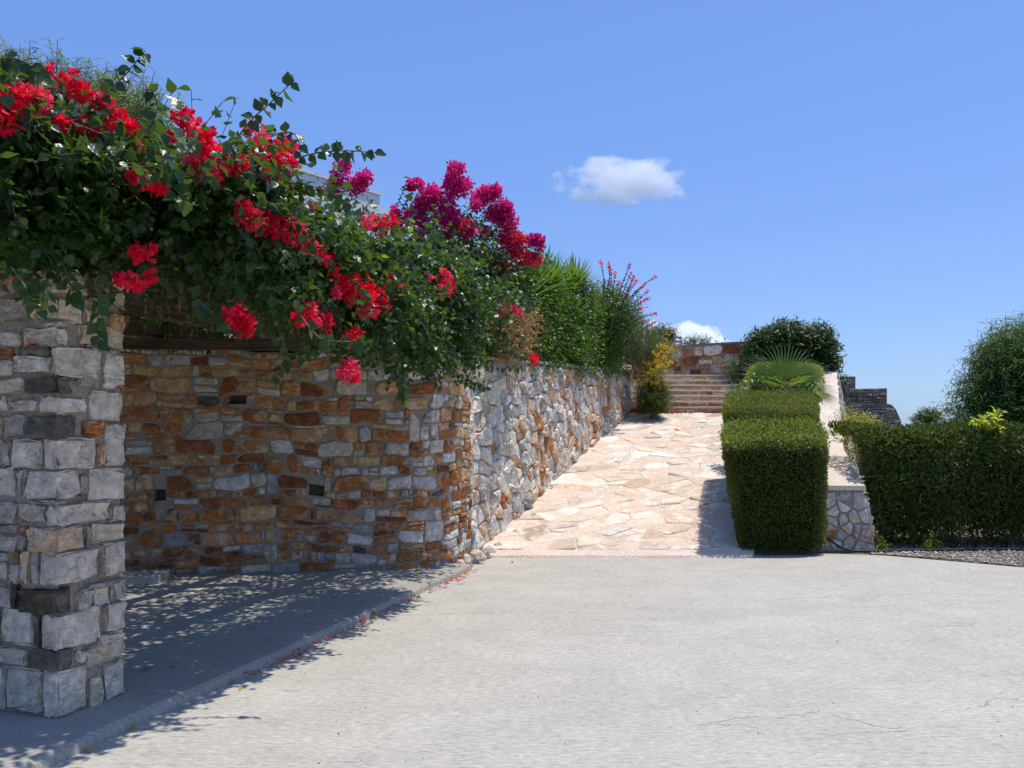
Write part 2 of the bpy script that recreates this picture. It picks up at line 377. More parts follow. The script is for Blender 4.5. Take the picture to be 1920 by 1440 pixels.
def rect_poly(u0, v0, u1, v1, rng, gap, rough=1.0, odd=.28):
    u0 += gap * rng.uniform(.3, 1); u1 -= gap * rng.uniform(.3, 1); v0 += gap * rng.uniform(.3, 1); v1 -= gap * rng.uniform(.3, 1)
    w, h = u1 - u0, v1 - v0; m = min(w, h)
    TL = np.array([u0, v1]); TR = np.array([u1, v1]); BL = np.array([u0, v0]); BR = np.array([u1, v0])
    r = rng.random()
    if r < odd:
        k = rng.integers(4); s = rng.uniform(.12, .42) * min(w, 2.0 * h)
        if k == 0: TL[0] += s
        elif k == 1: TR[0] -= s
        elif k == 2: BL[0] += s * .7
        else: BR[0] -= s * .7
    elif r < odd * 1.6:
        s = rng.uniform(.1, .4) * h; (TL if rng.random() < .5 else TR)[1] -= s
    pts = []
    cs = [BL, BR, TR, TL]
    for i in range(4):
        a, b, c_ = cs[i - 1], cs[i], cs[(i + 1) % 4]
        la, lc = np.linalg.norm(a - b), np.linalg.norm(c_ - b)
        ca = min(rng.uniform(.05, .30) * m * rough, .4 * la); cc = min(rng.uniform(.05, .30) * m * rough, .4 * lc)
        pts.append(b + (a - b) / max(la, 1e-6) * ca); pts.append(b + (c_ - b) / max(lc, 1e-6) * cc)
        if lc > .11:
            k = rng.uniform(.4, .6); mid = b * (1 - k) + c_ * k; nrm_ = np.array([(c_ - b)[1], -(c_ - b)[0]]) / lc
            pts.append(mid + nrm_ * rng.normal(0, .035) * m * rough)
    P_ = np.array(pts); P_ += rng.normal(0, .012 * m * rough, P_.shape)
    return P_
def pack(U, V, cell, rng, hs, hw, asp=(1.0, 2.6), slate=.07, holes=()):
    nu, nv = int(round(U / cell)), int(round(V / cell)); occ = np.zeros((nv, nu), bool); R = []
    for (a, b, c_, d_) in holes:
        occ[int(b / cell):int(math.ceil(d_ / cell)), int(a / cell):int(math.ceil(c_ / cell))] = True
    hw = np.array(hw, float) / sum(hw)
    for j in range(nv):
        i = 0
        while i < nu:
            if occ[j, i]: i += 1; continue
            run = 0
            while i + run < nu and not occ[j, i + run]: run += 1
            if rng.random() < slate: h = 1; w = int(rng.integers(4, 9))
            else:
                h = int(rng.choice(hs, p=hw)); w = max(1, int(round(h * rng.uniform(*asp))))
                if h >= 5 and rng.random() < .35: w = int(h * rng.uniform(.8, 1.2))
            h = min(h, nv - j)
            if h > 1 and j > 0 or i > 0:
                if rng.random() < .45 and R and abs(R[-1][2] / cell - i) < .1:
                    ht = int(round(R[-1][3] / cell)) - j
                    if 2 <= ht <= max(hs): h = ht; w = max(w, int(round(h * rng.uniform(*asp))))
            if run - w in (1,): w = run
            if 2 <= run - w <= 3 and rng.random() < .5: w = run
            w = min(w, run)
            if h > w / asp[0] + .5 and asp[0] >= 1: h = max(1, int(round(w / asp[0] / rng.uniform(1, 1.5))))
            w = max(w, 1)
            while h > 1 and occ[j:j + h, i:i + w].any(): h -= 1
            occ[j:j + h, i:i + w] = True
            R.append((i * cell, j * cell, (i + w) * cell, (j + h) * cell)); i += w
    return R
def pack2(U, V, rng, hmean=.135, asp=(1.2, 2.8), small=.2, holes=()):
    """loose courses of rubble: every course has its own joints, some stones are split or span two courses"""
    R = []; v = 0.0; tall = []
    while v < V - .03:
        h = float(np.clip(rng.normal(hmean, hmean * .22), hmean * .6, hmean * 1.5)); h = min(h, V - v)
        if V - v - h < .05: h = V - v
        h2 = float(np.clip(rng.normal(hmean, hmean * .2), hmean * .6, hmean * 1.4)) if v + h < V - .1 else 0
        u = -rng.uniform(0, .15); new = []
        while u < U:
            blk = [t for t in tall if t[0] < u + .02 < t[1]]
            if blk: u = blk[0][1]; continue
            nxt = min([t[0] for t in tall if t[0] > u] + [U])
            w = h * rng.uniform(*asp)
            if rng.random() < .22: w = h * rng.uniform(.6, 1.0)
            if nxt - u - w < .05: w = nxt - u
            u1 = u + w; k = rng.random(); a, b = max(u, 0), min(u1, U)
            if b - a > .025:
                if k < .07 and h2 and w < .34 and w > .12: R.append((a, v, b, v + h + h2 * .98)); new.append((u, u1, 0))
                elif k < .07 + small and h > .085:
                    sp = rng.uniform(.3, .7); R.append((a, v, b, v + h * sp)); 
                    if rng.random() < .5 and w > .14: m_ = a + (b - a) * rng.uniform(.35, .65); R.append((a, v + h * sp, m_, v + h)); R.append((m_, v + h * sp, b, v + h))
                    else: R.append((a, v + h * sp, b, v + h))
                elif k < .13 + small and h > .1: t_ = .028; R.append((a, v, b, v + h - t_)); R.append((a + .01, v + h - t_, b - w * rng.uniform(0, .4), v + h))
                elif k < .19 + small and w > .12: t_ = rng.uniform(.03, .045); R.append((a, v, b - t_, v + h)); R.append((b - t_, v + rng.uniform(0, h * .3), b, v + h))
                else: R.append((a, v, b, v + h))
            u = u1
        # stones that span into the next course: the next course is exactly h2 high there
        tall = [(t[0], t[1]) for t in new]; v += h
        if tall: 
            # lay the next course with the fixed height
            u = -rng.uniform(0, .15)
            while u < U:
                blk = [t for t in tall if t[0] < u + .02 < t[1]]
                if blk: u = blk[0][1]; continue
                nxt = min([t[0] for t in tall if t[0] > u] + [U]); w = h2 * rng.uniform(*asp)
                if nxt - u - w < .05: w = nxt - u
                a, b = max(u, 0), min(u + w, U)
                if b - a > .025:
                    if rng.random() < small and h2 > .085: sp = rng.uniform(.3, .7); R.append((a, v, b, v + h2 * sp)); R.append((a, v + h2 * sp, b, v + h2))
                    else: R.append((a, v, b, v + h2))
                u += w
            v += h2; tall = []
    out = []
    for (a, b, c_, d_) in R:
        skip = False
        for (x0, y0, x1, y1) in holes:
            if a < x1 and c_ > x0 and b < y1 and d_ > y0:
                # trim the stone beside or above the hole
                if x0 - a > .05: c_ = x0
                elif c_ - x1 > .05: a = x1
                elif d_ - y1 > .03: b = y1
                elif y0 - b > .03: d_ = y0
                else: skip = True
        if not skip and c_ - a > .02 and d_ - b > .015: out.append((a, b, c_, d_))
    return out
def lay_stones(root, polys, P, rng, palette, hfun=None, max_parts=300, name='stone', gap=0, keep=None, mat='stone', detail=1, rest_name='small_stone_infill'):
    items = []
    for poly in polys:
        c = poly.mean(0)
        wp = np.array([P(a[0], a[1], 0) for a in poly])
        if keep is not None and not keep(c, wp): continue
        q = proj(wp); x, y = q[:, 0], q[:, 1]
        area = abs(np.dot(x, np.roll(y, 1)) - np.dot(y, np.roll(x, 1))) / 2
        inside = (-40 < x.mean() < 1960) and (wp[:, 1] > .5).all()
        items.append((area if inside else -1, poly, c))
    items.sort(key=lambda t: -t[0]); bag = Bag(); nm = 0
    for k, (ar, poly, c) in enumerate(items):
        sz = np.sqrt(abs(np.dot(poly[:, 0], np.roll(poly[:, 1], 1)) - np.dot(poly[:, 1], np.roll(poly[:, 0], 1))) / 2)
        h = (hfun(c, sz) if hfun else np.clip(rng.normal(.020, .007), .007, .04))
        V, Fc, t1, t2 = stone_mesh(poly, P, h, rng, palette(c, sz, rng))
        if ar > 0 and nm < max_parts:
            obj(name, V, Fc, M[mat], root, {'tint': np.tile(t1, (len(V), 1)), 'tint2': np.tile(t2, (len(V), 1))}, centre=True); nm += 1
        else: bag.add(V, Fc, tint=t1, tint2=t2)
    bag.build(rest_name, M[mat], root, kind='stuff')
def clip_poly(poly, n_, d):
    out = []
    for i in range(len(poly)):
        a, b_ = poly[i], poly[(i + 1) % len(poly)]; da, db = a @ n_ - d, b_ @ n_ - d
        if da <= 0: out.append(a)
        if da * db < 0: out.append(a + (b_ - a) * (da / (da - db)))
    return out
def voronoi(U0, U1, V0, V1, su, sv, rng, jit=.85):
    P_ = []
    nu_, nv_ = int((U1 - U0) / su), int((V1 - V0) / sv)
    for i in range(nu_):
        for j in range(nv_):
            if rng.random() < .12: continue
            P_.append((U0 + (i + .5 + (.5 if j % 2 else 0) + rng.uniform(-.5, .5) * jit) * su, V0 + (j + .5 + rng.uniform(-.5, .5) * jit) * sv))
    P_ = np.array(P_); polys = []
    for k, p in enumerate(P_):
        d = np.linalg.norm((P_ - p) / [su, sv], axis=1); nb = np.argsort(d)[1:15]
        poly = [np.array(q, float) for q in ((U0, V0), (U1, V0), (U1, V1), (U0, V1))]
        for m_ in nb:
            q = P_[m_]; nn = q - p; poly = clip_poly(poly, nn, nn @ (p + q) / 2)
            if len(poly) < 3: break
        if len(poly) >= 3: polys.append(np.array(poly))
    return polys
def shrink_round(poly, g, rng, k0=.14, k1=.30):
    c = poly.mean(0); out = []
    n_ = len(poly)
    keep_ = []
    for i in range(n_):
        if np.linalg.norm(poly[i] - poly[i - 1]) > .03: keep_.append(poly[i])
    poly = np.array(keep_) if len(keep_) >= 3 else poly; n_ = len(poly)
    for i in range(n_):
        a, b_, c2 = poly[i - 1], poly[i], poly[(i + 1) % n_]
        k = rng.uniform(k0, k1); out += [b_ + (a - b_) * k * .6, b_ + (c2 - b_) * k * .6]
        if rng.random() < .5: m_ = (b_ + c2) / 2; out.append(m_ + (c - m_) * rng.uniform(-.02, .10))
    out = np.array(out); d = out - c; L = np.linalg.norm(d, axis=1, keepdims=True)
    return c + d * np.maximum(1 - g / np.maximum(L, .01), .3)
def wall_sheet(us, vs, P, holes=(), hole_depth=.22, top=None):
    """mortar face as grid with real pockets for the drain holes"""
    us = sorted(set(list(us) + [h[0] for h in holes] + [h[2] for h in holes])); vs = sorted(set(list(vs) + [h[1] for h in holes] + [h[3] for h in holes]))
    V = [P(u, v, 0.004 * math.sin(9 * u + 5 * v)) for v in vs for u in us]; nu = len(us); Fc = []
    for j in range(len(vs) - 1):
        for i in range(nu - 1):
            um, vm = (us[i] + us[i + 1]) / 2, (vs[j] + vs[j + 1]) / 2
            if any(h[0] < um < h[2] and h[1] < vm < h[3] for h in holes): continue
            Fc.append([j * nu + i, j * nu + i + 1, (j + 1) * nu + i + 1, (j + 1) * nu + i])
    for h in holes:
        b = len(V)
        for d in (0.0, -hole_depth):
            for (u, v) in ((h[0], h[1]), (h[2], h[1]), (h[2], h[3]), (h[0], h[3])): V.append(P(u, v, d))
        for i in range(4): j = (i + 1) % 4; Fc.append([b + i, b + j, b + 4 + j, b + 4 + i][::-1])
        Fc.append([b + 4, b + 5, b + 6, b + 7])
    return np.array(V), Fc
def path_fn(pts):
    pts = np.array(pts, float); seg = np.linalg.norm(np.diff(pts, axis=0), axis=1); s = np.concatenate([[0], np.cumsum(seg)])
    def at(u):
        x = np.interp(u, s, pts[:, 0]); y = np.interp(u, s, pts[:, 1])
        e = .06; dx = np.interp(u + e, s, pts[:, 0]) - np.interp(u - e, s, pts[:, 0]); dy = np.interp(u + e, s, pts[:, 1]) - np.interp(u - e, s, pts[:, 1])
        L = math.hypot(dx, dy); return x, y, dx / L, dy / L
    return at, s[-1]
def wall_P(at, batter=.0, z0=0.0, warp=.015):
    def P(u, v, d):
        x, y, tx, ty = at(u)
        dd = d - batter * v
        # outward is to the right of travel
        return np.array([x + ty * dd, y - tx * dd, z0 + v + warp * math.sin(2.1 * u + 1.3 * v) + warp * .6 * math.sin(5.3 * u + 2 * v) + warp * .45 * math.sin(11.7 * u + 7 * v)])
    return P

# ------------------------------------------------------------------ leaves
def frames(a, nvec):
    a = nrm(a); x = nrm(np.cross(a, nvec)); z = np.cross(x, a); return x, a, z
TEMPL = {
    'heart': (np.array([[0, 0, 0], [-.36, .22, .07], [-.40, .48, .08], [0, 1.05, -.14], [.40, .48, .08], [.36, .22, .07], [0, .45, -.02]]),
              np.array([[0, 6, 1], [1, 6, 2], [2, 6, 3], [3, 6, 4], [4, 6, 5], [5, 6, 0]])),
    'oval': (np.array([[0, 0, 0], [-.28, .5, .06], [0, 1, -.04], [.28, .5, .06]]), np.array([[0, 2, 1], [0, 3, 2]])),
    'lance': (np.array([[0, 0, 0], [-.13, .45, .03], [0, 1, -.08], [.13, .45, .03]]), np.array([[0, 2, 1], [0, 3, 2]])),
    'needle': (np.array([[0, 0, 0], [-.05, .5, .01], [0, 1, -.1], [.05, .5, .01]]), np.array([[0, 2, 1], [0, 3, 2]])),
    'bract': (np.array([[0, 0, 0], [-.42, .45, .10], [0, 1, .16], [.42, .45, .10], [0, .5, -.05]]), np.array([[0, 4, 1], [1, 4, 2], [2, 4, 3], [3, 4, 0]])),
}
def leaf_arrays(pos, axis, nvec, size, templ, tint):
    T, Fc = TEMPL[templ]; x, a, z = frames(axis, nvec); size = np.broadcast_to(size, (len(pos),))[:, None, None]
    V = pos[:, None, :] + size * (T[None, :, 0:1] * x[:, None, :] + T[None, :, 1:2] * a[:, None, :] + T[None, :, 2:3] * z[:, None, :])
    n, k = len(pos), len(T)
    FF = (Fc[None] + (np.arange(n) * k)[:, None, None]).reshape(-1, 3)
    return V.reshape(-1, 3), FF, np.repeat(tint, k)
def leaf_mesh(name, pos, axis, nvec, size, templ, mat, parent, tint=None, kind='stuff'):
    if tint is None: tint = rng.random(len(pos))
    V, FF, tt = leaf_arrays(pos, axis, nvec, size, templ, tint)
    return obj(name, V, FF, mat, parent, {'tint': tt}, kind=kind)
def rand_dir(n): return nrm(rng.normal(size=(n, 3)))
def blob_points(blobs, n, pw=.45, squash=1.0):
    """blobs rows: x y z r[, rz]; returns points and outward dirs, nearer the rim"""
    B = np.array([(b if len(b) == 5 else (*b, b[3])) for b in blobs], float)
    w = B[:, 3] ** 2 * B[:, 4]; idx = rng.choice(len(B), n, p=w / w.sum())
    d = rand_dir(n); rr = rng.random(n) ** pw
    off = d * rr[:, None] * B[idx][:, [3, 3, 4]]
    return B[idx, :3] + off, d
def twigs(root_p, dirs, n_leaf, length, droop, size, jitter=.35, up=0.0):
    """leaves set alternately along curved twigs"""
    n = len(root_p); L = length * rng.uniform(.6, 1.3, n)
    t = (np.arange(n_leaf) + .5) / n_leaf
    d0 = nrm(dirs + rng.normal(0, jitter, (n, 3)) + np.array([0, 0, up]))
    t_ = t[None, :, None]
    stem = root_p[:, None, :] + d0[:, None, :] * (L[:, None, None] * t_) + np.array([0, 0, -1.]) * (droop * L[:, None, None] * t_ ** 2)
    tan = nrm(d0[:, None, :] + np.array([0, 0, -2.]) * droop * t_)
    side = nrm(np.cross(tan, nrm(rng.normal(size=(n, 1, 3)) + np.array([0, 0, .4]))))
    sg = np.where(np.arange(n_leaf) % 2 == 0, 1, -1)[None, :, None]
    ax = nrm(side * sg + tan * .5 + rng.normal(0, .35, stem.shape) + np.array([0, 0, -.35]))
    nv = nrm(np.array([0, 0, 1.]) + .4 * d0[:, None, :] + rng.normal(0, .55, stem.shape))
    return stem.reshape(-1, 3), ax.reshape(-1, 3), nv.reshape(-1, 3), stem
def pick_near(pos, size, nmax, binpx=11):
    """indices of the leaves that show largest: the nearest in each small picture cell"""
    q = proj(pos); ok = (q[:, 0] > 2) & (q[:, 0] < 1918) & (q[:, 1] > 2) & (q[:, 1] < 1438)
    D = pos[:, 1]; cell = (q[:, 0] // binpx).astype(int) * 1000 + (q[:, 1] // binpx).astype(int)
    order = np.argsort(D); seen = {}; 
    for i in order:
        if ok[i] and cell[i] not in seen: seen[cell[i]] = i
    idx = np.array(list(seen.values())); s = size[idx] / D[idx]
    return idx[np.argsort(-s)][:nmax]
_leafme = {}
def leaf_objects(idx, pos, axis, nvec, size, templ, mat, parent, name='leaf'):
    key = (templ, mat.name)
    if key not in _leafme:
        T, Fc = TEMPL[templ]; _leafme[key] = mesh_data(name, T, Fc, mat, {'tint': np.zeros(len(T))})
    x, a, z = frames(axis[idx], nvec[idx]); base = wloc(parent)
    for k, i in enumerate(idx):
        o = bpy.data.objects.new(name, _leafme[key]); C.objects.link(o); o.parent = parent
        s = size[i]; p = pos[i] - base
        m = Matrix(((x[k][0] * s, a[k][0] * s, z[k][0] * s, p[0]), (x[k][1] * s, a[k][1] * s, z[k][1] * s, p[1]), (x[k][2] * s, a[k][2] * s, z[k][2] * s, p[2]), (0, 0, 0, 1)))
        o.matrix_local = m
def cluster(parent, c, r, mat, n=None, size=.034, name='flower_cluster', sq=(1, 1, 1)):
    n = n or int(150 * (r / .08) ** 1.7) + 14
    d = rand_dir(n); st_ = rng.uniform(.65, 1.35, 3); p = c + d * (rng.random(n) ** .5 * np.where(rng.random(n) < .1, 1.25, 1.0))[:, None] * r * st_ * np.array(sq)
    ax = nrm(d * .8 + rng.normal(0, .6, (n, 3))); nv = rand_dir(n)
    V, FF, tt = leaf_arrays(p, ax, nv, size * rng.uniform(.75, 1.25, n), 'bract', rng.random(n) * .999)
    return obj(name, V, FF, mat, parent, {'tint': tt})

# ================================================================== SETTING
KD = nrm(np.array([1.61, 5.27])); KN = np.array([-KD[1], KD[0]])      # kerb direction, and to its left
def kerb(s): return np.array([-.53, 9.5]) + KD * (s)                  # s<0 towards the camera
RD = nrm(np.array([.393, 1.0]))                                       # ramp wall direction
SL = .238
def ramp_z(D): return max(0.0, SL * (D - 10.62))
# ground sheet to the horizon
def big_ground():
    rs = [0, 4, 8, 14, 22, 32, 45, 70, 120, 250, 600]; ns = 48; V = [(0, 12, -.012)]; Fc = []
    for r in rs[1:]:
        for k in range(ns):
            a = 2 * math.pi * k / ns; x, y = r * math.cos(a), 12 + r * math.sin(a)
            z = -.012 if r < 30 else -.012 - .05 * (r - 30)
            V.append((x, y, z))
    for k in range(ns): Fc.append([0, 1 + k, 1 + (k + 1) % ns])
    for i in range(len(rs) - 2):
        for k in range(ns):
            a = 1 + i * ns; b = a + ns; Fc.append([a + k, b + k, b + (k + 1) % ns, a + (k + 1) % ns])
    o = obj('ground', np.array(V), Fc, M['earth']); tag(o, kind='structure', label='dry scrubby ground sloping down to the sea')
big_ground()
a_ = np.array([[math.cos(k * math.pi / 32) * 30000, math.sin(k * math.pi / 32) * 30000, -24.] for k in range(64)])
tag(obj('sea', a_, [list(range(64))], M['sea']), kind='structure', label='distant sea')
# concrete yard
yard = np.array([(-9, -6), (14, -6), (14, 9.35), (6.3, 9.6), (4.7, 10.85), (3.95, 11.0), (2.9, 11.2), (-.62, 10.9), (-.72, 10.0), (-1.2, 9.4), (-9, 9.0)])
nx, ny = 60, 45
def poly_sheet(name, pts, z, mat):
    V = [(x, y, z) for x, y in pts]; tri = tessellate_polygon([[Vector(v) for v in V]])
    Fc = []
    for t in tri:
        a, b, c_ = [np.array(V[i]) for i in t]; s = np.cross(b - a, c_ - a)[2]; Fc.append(list(t) if s > 0 else list(t)[::-1])
    return obj(name, np.array(V), Fc, mat)
tag(poly_sheet('concrete_yard', yard, 0.0, M['concrete']), kind='structure', label='pale grey broomed concrete yard')

# pergola floor slab with worn edge
Vs, Fs = [], []
ss = np.linspace(-13, .25, 220)
for s in ss:
    k = kerb(s); e = .016 * math.sin(2.1 * s) * math.sin(1.3 * s + 1) + .004 * math.sin(5.7 * s); notch = .03 if rng.random() < .03 else 0
    for (off, z) in ((-.012 + e, -.01), (.0 + e + notch * .5, .045 - notch * .4), (.022 + e + notch, .062 - notch * .25), (.12, .066), (7.0, .066)):
        q = k + KN * off; Vs.append((q[0], q[1], z))
for i in range(len(ss) - 1):
    for j in range(4): a = i * 5 + j; Fs.append([a, a + 5, a + 6, a + 1][::-1] if False else [a, a + 5, a + 6, a + 1])
tag(obj('pergola_floor', np.array(Vs), Fs, M['floor']), kind='structure', label='raised grooved concrete floor under the pergola')

# ------------------------------------------------------------------ front (pergola) wall
def pal_front(c, sz, rng):
    u, v = c
    if sz < .045: return pick(rng, [WHITE, CREAM, GREY, OCHRE, RUST], [3, 2, 2, 1, 1])
    low = np.clip(1.15 - v / 1.9, 0, 1); right = np.clip((u - 3.4) / 1.2, 0, 1)
    wts = [5.2 * low + .8, 1.6 * low + .2, 2.6, 1.8 * (1 - low) + .5, 1.6 * (1 - low) + .25 + 1.2 * right, .45 + 1.6 * right, .3 + .8 * right, .15, .9 * right + .5]
    return pick(rng, [RUST, RUSTD, ORANGE, OCHRE, CREAM, WHITE, GREY, DARK, WRUST], wts)
Fpts = [(-6.0, 8.74), (-4.1, 8.98), (-1.25, 9.335)]
b0, b1, b2 = np.array([-1.25, 9.335]), np.array([-.80, 9.40]), np.array([-.60, 10.12])
for t in np.linspace(.12, 1, 8): Fpts.append(tuple((1 - t) ** 2 * b0 + 2 * t * (1 - t) * b1 + t * t * b2))
Fpts.append((-.50, 10.45))
f_at, f_len = path_fn(Fpts); WH = 2.45
Pf = wall_P(f_at, .01, 0, .020)
def u_of_px(at, L, px):
    us = np.linspace(0, L, 800); xs = np.array([960 + F * at(u)[0] / at(u)[1] for u in us]); return us[np.argmin(abs(xs - px))]
def v_of(at, u, py): return EYE + (HY - py) / F * at(u)[1]
holes = []
for (x0, x1, y0, y1) in ((428, 462, 744, 760), (288, 311, 920, 941), (579, 608, 908, 930)):
    ua, ub = u_of_px(f_at, f_len, x0), u_of_px(f_at, f_len, x1); holes.append((ua, v_of(f_at, ua, y1), ub, v_of(f_at, ua, y0)))
root = empty('stone_wall', (-3.0, 9.1, 0), 'rust and ochre rubble stone wall behind the pergola floor with three small drain holes', 'wall')
V, Fc = wall_sheet(np.linspace(0, f_len, 70), np.linspace(-.05, WH, 26), Pf, holes)
obj('mortar', V, Fc, M['mortar'], root)
rs = pack2(f_len, WH - .01, rng, .138, (1.1, 2.7), .24, holes)
polys = [rect_poly(*r, rng, .009, 1.25, .5) for r in rs]
# one big pale square stone under the beam end
lay_stones(root, polys, Pf, rng, pal_front, hfun=lambda c, sz: np.clip(rng.normal(.018, .006), .007, .034))
# body behind
inner = [np.array(Pf(u, 0, 0))[:2] for u in np.linspace(0, f_len, 24)]
# thickness + coping as slabs
def coping_row(root, at, L, batter_off, z, depth, rng, step=(.18, .45), name='coping_stone', pal=None, th=.05, over=.03, zf=None):
    u = 0
    while u < L - .05:
        w = rng.uniform(*step); u1 = min(u + w, L); V = []
        zz = zf(u) if zf else z; z1 = zf(u1) if zf else z
        for (dz) in (0, th * rng.uniform(.8, 1.2)):
            for (uu, zc) in ((u + .006, zz), (u1 - .006, z1)):
                x, y, tx, ty = at(uu)
                for d in (over - batter_off, -depth): V.append((x + ty * d + rng.normal(0, .004), y - tx * d + rng.normal(0, .004), zc + dz + rng.normal(0, .003)))
        Fc = [[0, 1, 3, 2], [4, 6, 7, 5], [0, 4, 5, 1], [2, 3, 7, 6], [0, 2, 6, 4], [1, 5, 7, 3]]
        V = np.array(V); t = pal(rng) if pal else pick(rng, [GREY, WHITE, CREAM], [2, 1, 1])
        obj(name, V, Fc, M['stone'], root, {'tint': np.tile(t[0], (8, 1)), 'tint2': np.tile(t[1], (8, 1))}, centre=True)
        u = u1
coping_row(root, f_at, f_len, .025, WH, .42, rng, (.16, .42))
# back face of the wall, so it has its thickness
bk = []
for u in np.linspace(0, f_len, 30):
    x, y, tx, ty = f_at(u); bk += [(x - ty * .42, y + tx * .42, -.05), (x - ty * .42, y + tx * .42, WH)]
obj('back_face', np.array(bk), [[2 * i, 2 * i + 1, 2 * i + 3, 2 * i + 2] for i in range(29)], M['mortar'], root)

# ------------------------------------------------------------------ ramp wall
def pal_ramp(c, sz, rng):
    far = np.clip((c[0] - 1) / 5, 0, 1)
    return pick(rng, [((.78, .70, .58), (.80, .74, .65)), ((.52, .48, .42), (.64, .60, .54)), ((.46, .46, .44), (.62, .60, .56)), ((.72, .61, .47), (.76, .68, .56)), ((.70, .47, .31), (.72, .58, .45)), ORANGE, ((.74, .66, .55), (.56, .27, .11)), RUST], [6.0 - 2.4 * far, 1.2, .6 + .7 * far, 2.4, 2.2 + 1.7 * far, .9 + .6 * far, 1.5, .25])
Rpts = [(-.50, 10.45)] + [(.393 * D - 4.675 + .035 * math.sin((D - 10.6) * .9) * min(1, (D - 10.45)), D) for D in np.linspace(10.75, 18.7, 16)] + [(2.74, 18.98), (2.86, 19.5), (2.98, 20.3), (3.1, 21.6), (3.2, 23.0)]
Rpts[0] = (-.50, 10.47)
r_at, r_len = path_fn(Rpts)
def rtop(u): return 2.5 + .36 * min(1, u / 8.5) ** 1.1 + .18 * max(0, u - 9.6)
Pr = wall_P(r_at, .06, 0, .02)
root = empty('stone_wall', (1.0, 14.5, 1.0), 'pale grey and pink rubble stone wall climbing beside the paved ramp', 'wall')
us = np.linspace(0, r_len, 80); nv = 24; Vw = []
for j in range(nv):
    for u in us:
        zb = min(ramp_z(r_at(u)[1]), 2.6) - .25; Vw.append(Pr(u, zb + (rtop(u) - zb) * j / (nv - 1), 0.004 * math.sin(8 * u + j)))
obj('mortar', np.array(Vw), [[j * 80 + i, j * 80 + i + 1, (j + 1) * 80 + i + 1, (j + 1) * 80 + i] for j in range(nv - 1) for i in range(79)], M['mortar_grey'], root)
rs = pack(r_len, 2.95, .042, rng, [2, 3, 4, 5, 6, 7, 8], [.8, 2.2, 3, 2.8, 1.8, 1, .5], (.8, 2.0), .03)
def kr(c, wp): 
    x, y, tx, ty = r_at(c[0]); return c[1] > ramp_z(y) - .02 and wp[:, 2].max() < rtop(c[0]) + .03
rp_ = [shrink_round(q, rng.uniform(.006, .014), rng, .04, .18) for q in voronoi(0, r_len, 0, 4.2, .225, .175, rng, 1.0)]
lay_stones(root, rp_, Pr, rng, pal_ramp, keep=kr, hfun=lambda c, sz: np.clip(rng.normal(.042, .020), .010, .09))
coping_row(root, r_at, r_len, .15, 2.5, .40, rng, (.3, .6), pal=lambda r: pick(r, [CREAM, PINK, GREY], [3, 2, 1]), th=.045, zf=rtop, over=.02)
bk = []
for u in np.linspace(0, r_len, 30):
    x, y, tx, ty = r_at(u); bk += [(x - ty * .42, y + tx * .42, 0), (x - ty * .42, y + tx * .42, rtop(u))]
obj('back_face', np.array(bk), [[2 * i, 2 * i + 1, 2 * i + 3, 2 * i + 2] for i in range(29)], M['mortar_grey'], root)

# terrace behind both walls
tp = []
for u in np.linspace(0, f_len, 14): x, y, tx, ty = f_at(u); tp.append((x - ty * .40, y + tx * .40))
for u in np.linspace(.6, r_len, 14): x, y, tx, ty = r_at(u); tp.append((x - ty * .38, y + tx * .38))
tp += [(2.7, 24), (4, 60), (-60, 60), (-60, 8.7)]
tag(poly_sheet('planted_terrace', tp, 2.36, M['soil']), kind='structure', label='planted soil terrace behind the stone walls')

# ------------------------------------------------------------------ ramp and paving
def ramp_left(D): return .393 * D - 4.675
def ramp_right(D): return 3.02 + .36 * (D - 10.7)
def Pramp(u, v, d):   # u metres across (world X offset from left), v = D
    D = v; return np.array([ramp_left(10.62) + u + .393 * (D - 10.62), D, ramp_z(D) + .030 + d])
# edge course + body
Vr = []; Ds = list(np.linspace(10.62, 18.75, 20))
for D in Ds:
    xl = ramp_left(D) - .25; xr = ramp_right(D)
    z = ramp_z(D) + .030
    for x in np.linspace(xl, xr, 8): Vr.append((x, D, z))
nR = 8
Fr = [[i * nR + j, i * nR + j + 1, (i + 1) * nR + j + 1, (i + 1) * nR + j] for i in range(len(Ds) - 1) for j in range(nR - 1)]
b = len(Vr)
for j in range(nR): x, y, z = Vr[j]; Vr.append((x, y - .03 + rng.normal(0, .006), -.01))
Fr += [[b + j, b + j + 1, j + 1, j] for j in range(nR - 1)]
b = len(Vr)
for i in range(len(Ds)): x, y, z = Vr[i * nR + nR - 1]; Vr.append((x, y, -.1))
Fr += [[i * nR + nR - 1, (i + 1) * nR + nR - 1, b + i + 1, b + i][::-1] for i in range(len(Ds) - 1)]
ramp = tag(obj('paved_ramp', np.array(Vr), Fr, M['paving_bed']), kind='structure', label='crazy paved stone ramp between wall and hedge')
polys = []
for poly in voronoi(-.1, 4.2, 10.80, 18.7, .43, .27, rng, 1.0):
    if poly[:, 1].max() - poly[:, 1].min() < .05: continue
    q = shrink_round(poly, rng.uniform(.004, .015), rng, .08, .25); c = q.mean(0)
    if c[0] + ramp_left(c[1]) + .0 > ramp_right(c[1]) - .1 or c[0] < .08: continue
    polys.append(q)
PAV = [((.74, .66, .55), (.76, .69, .59)), ((.70, .58, .45), (.74, .64, .52)), ((.66, .50, .37), (.74, .63, .50)), ((.55, .38, .26), (.68, .53, .40)), ((.36, .29, .23), (.55, .45, .35))]
lay_stones(ramp, polys, Pramp, rng, lambda c, sz, r: pick(r, PAV, [1.8, 5.0, 3.0, .2, .02]), hfun=lambda c, sz: rng.uniform(.003, .007), name='paving_stone', mat='paver', rest_name='paving_stone_infill')

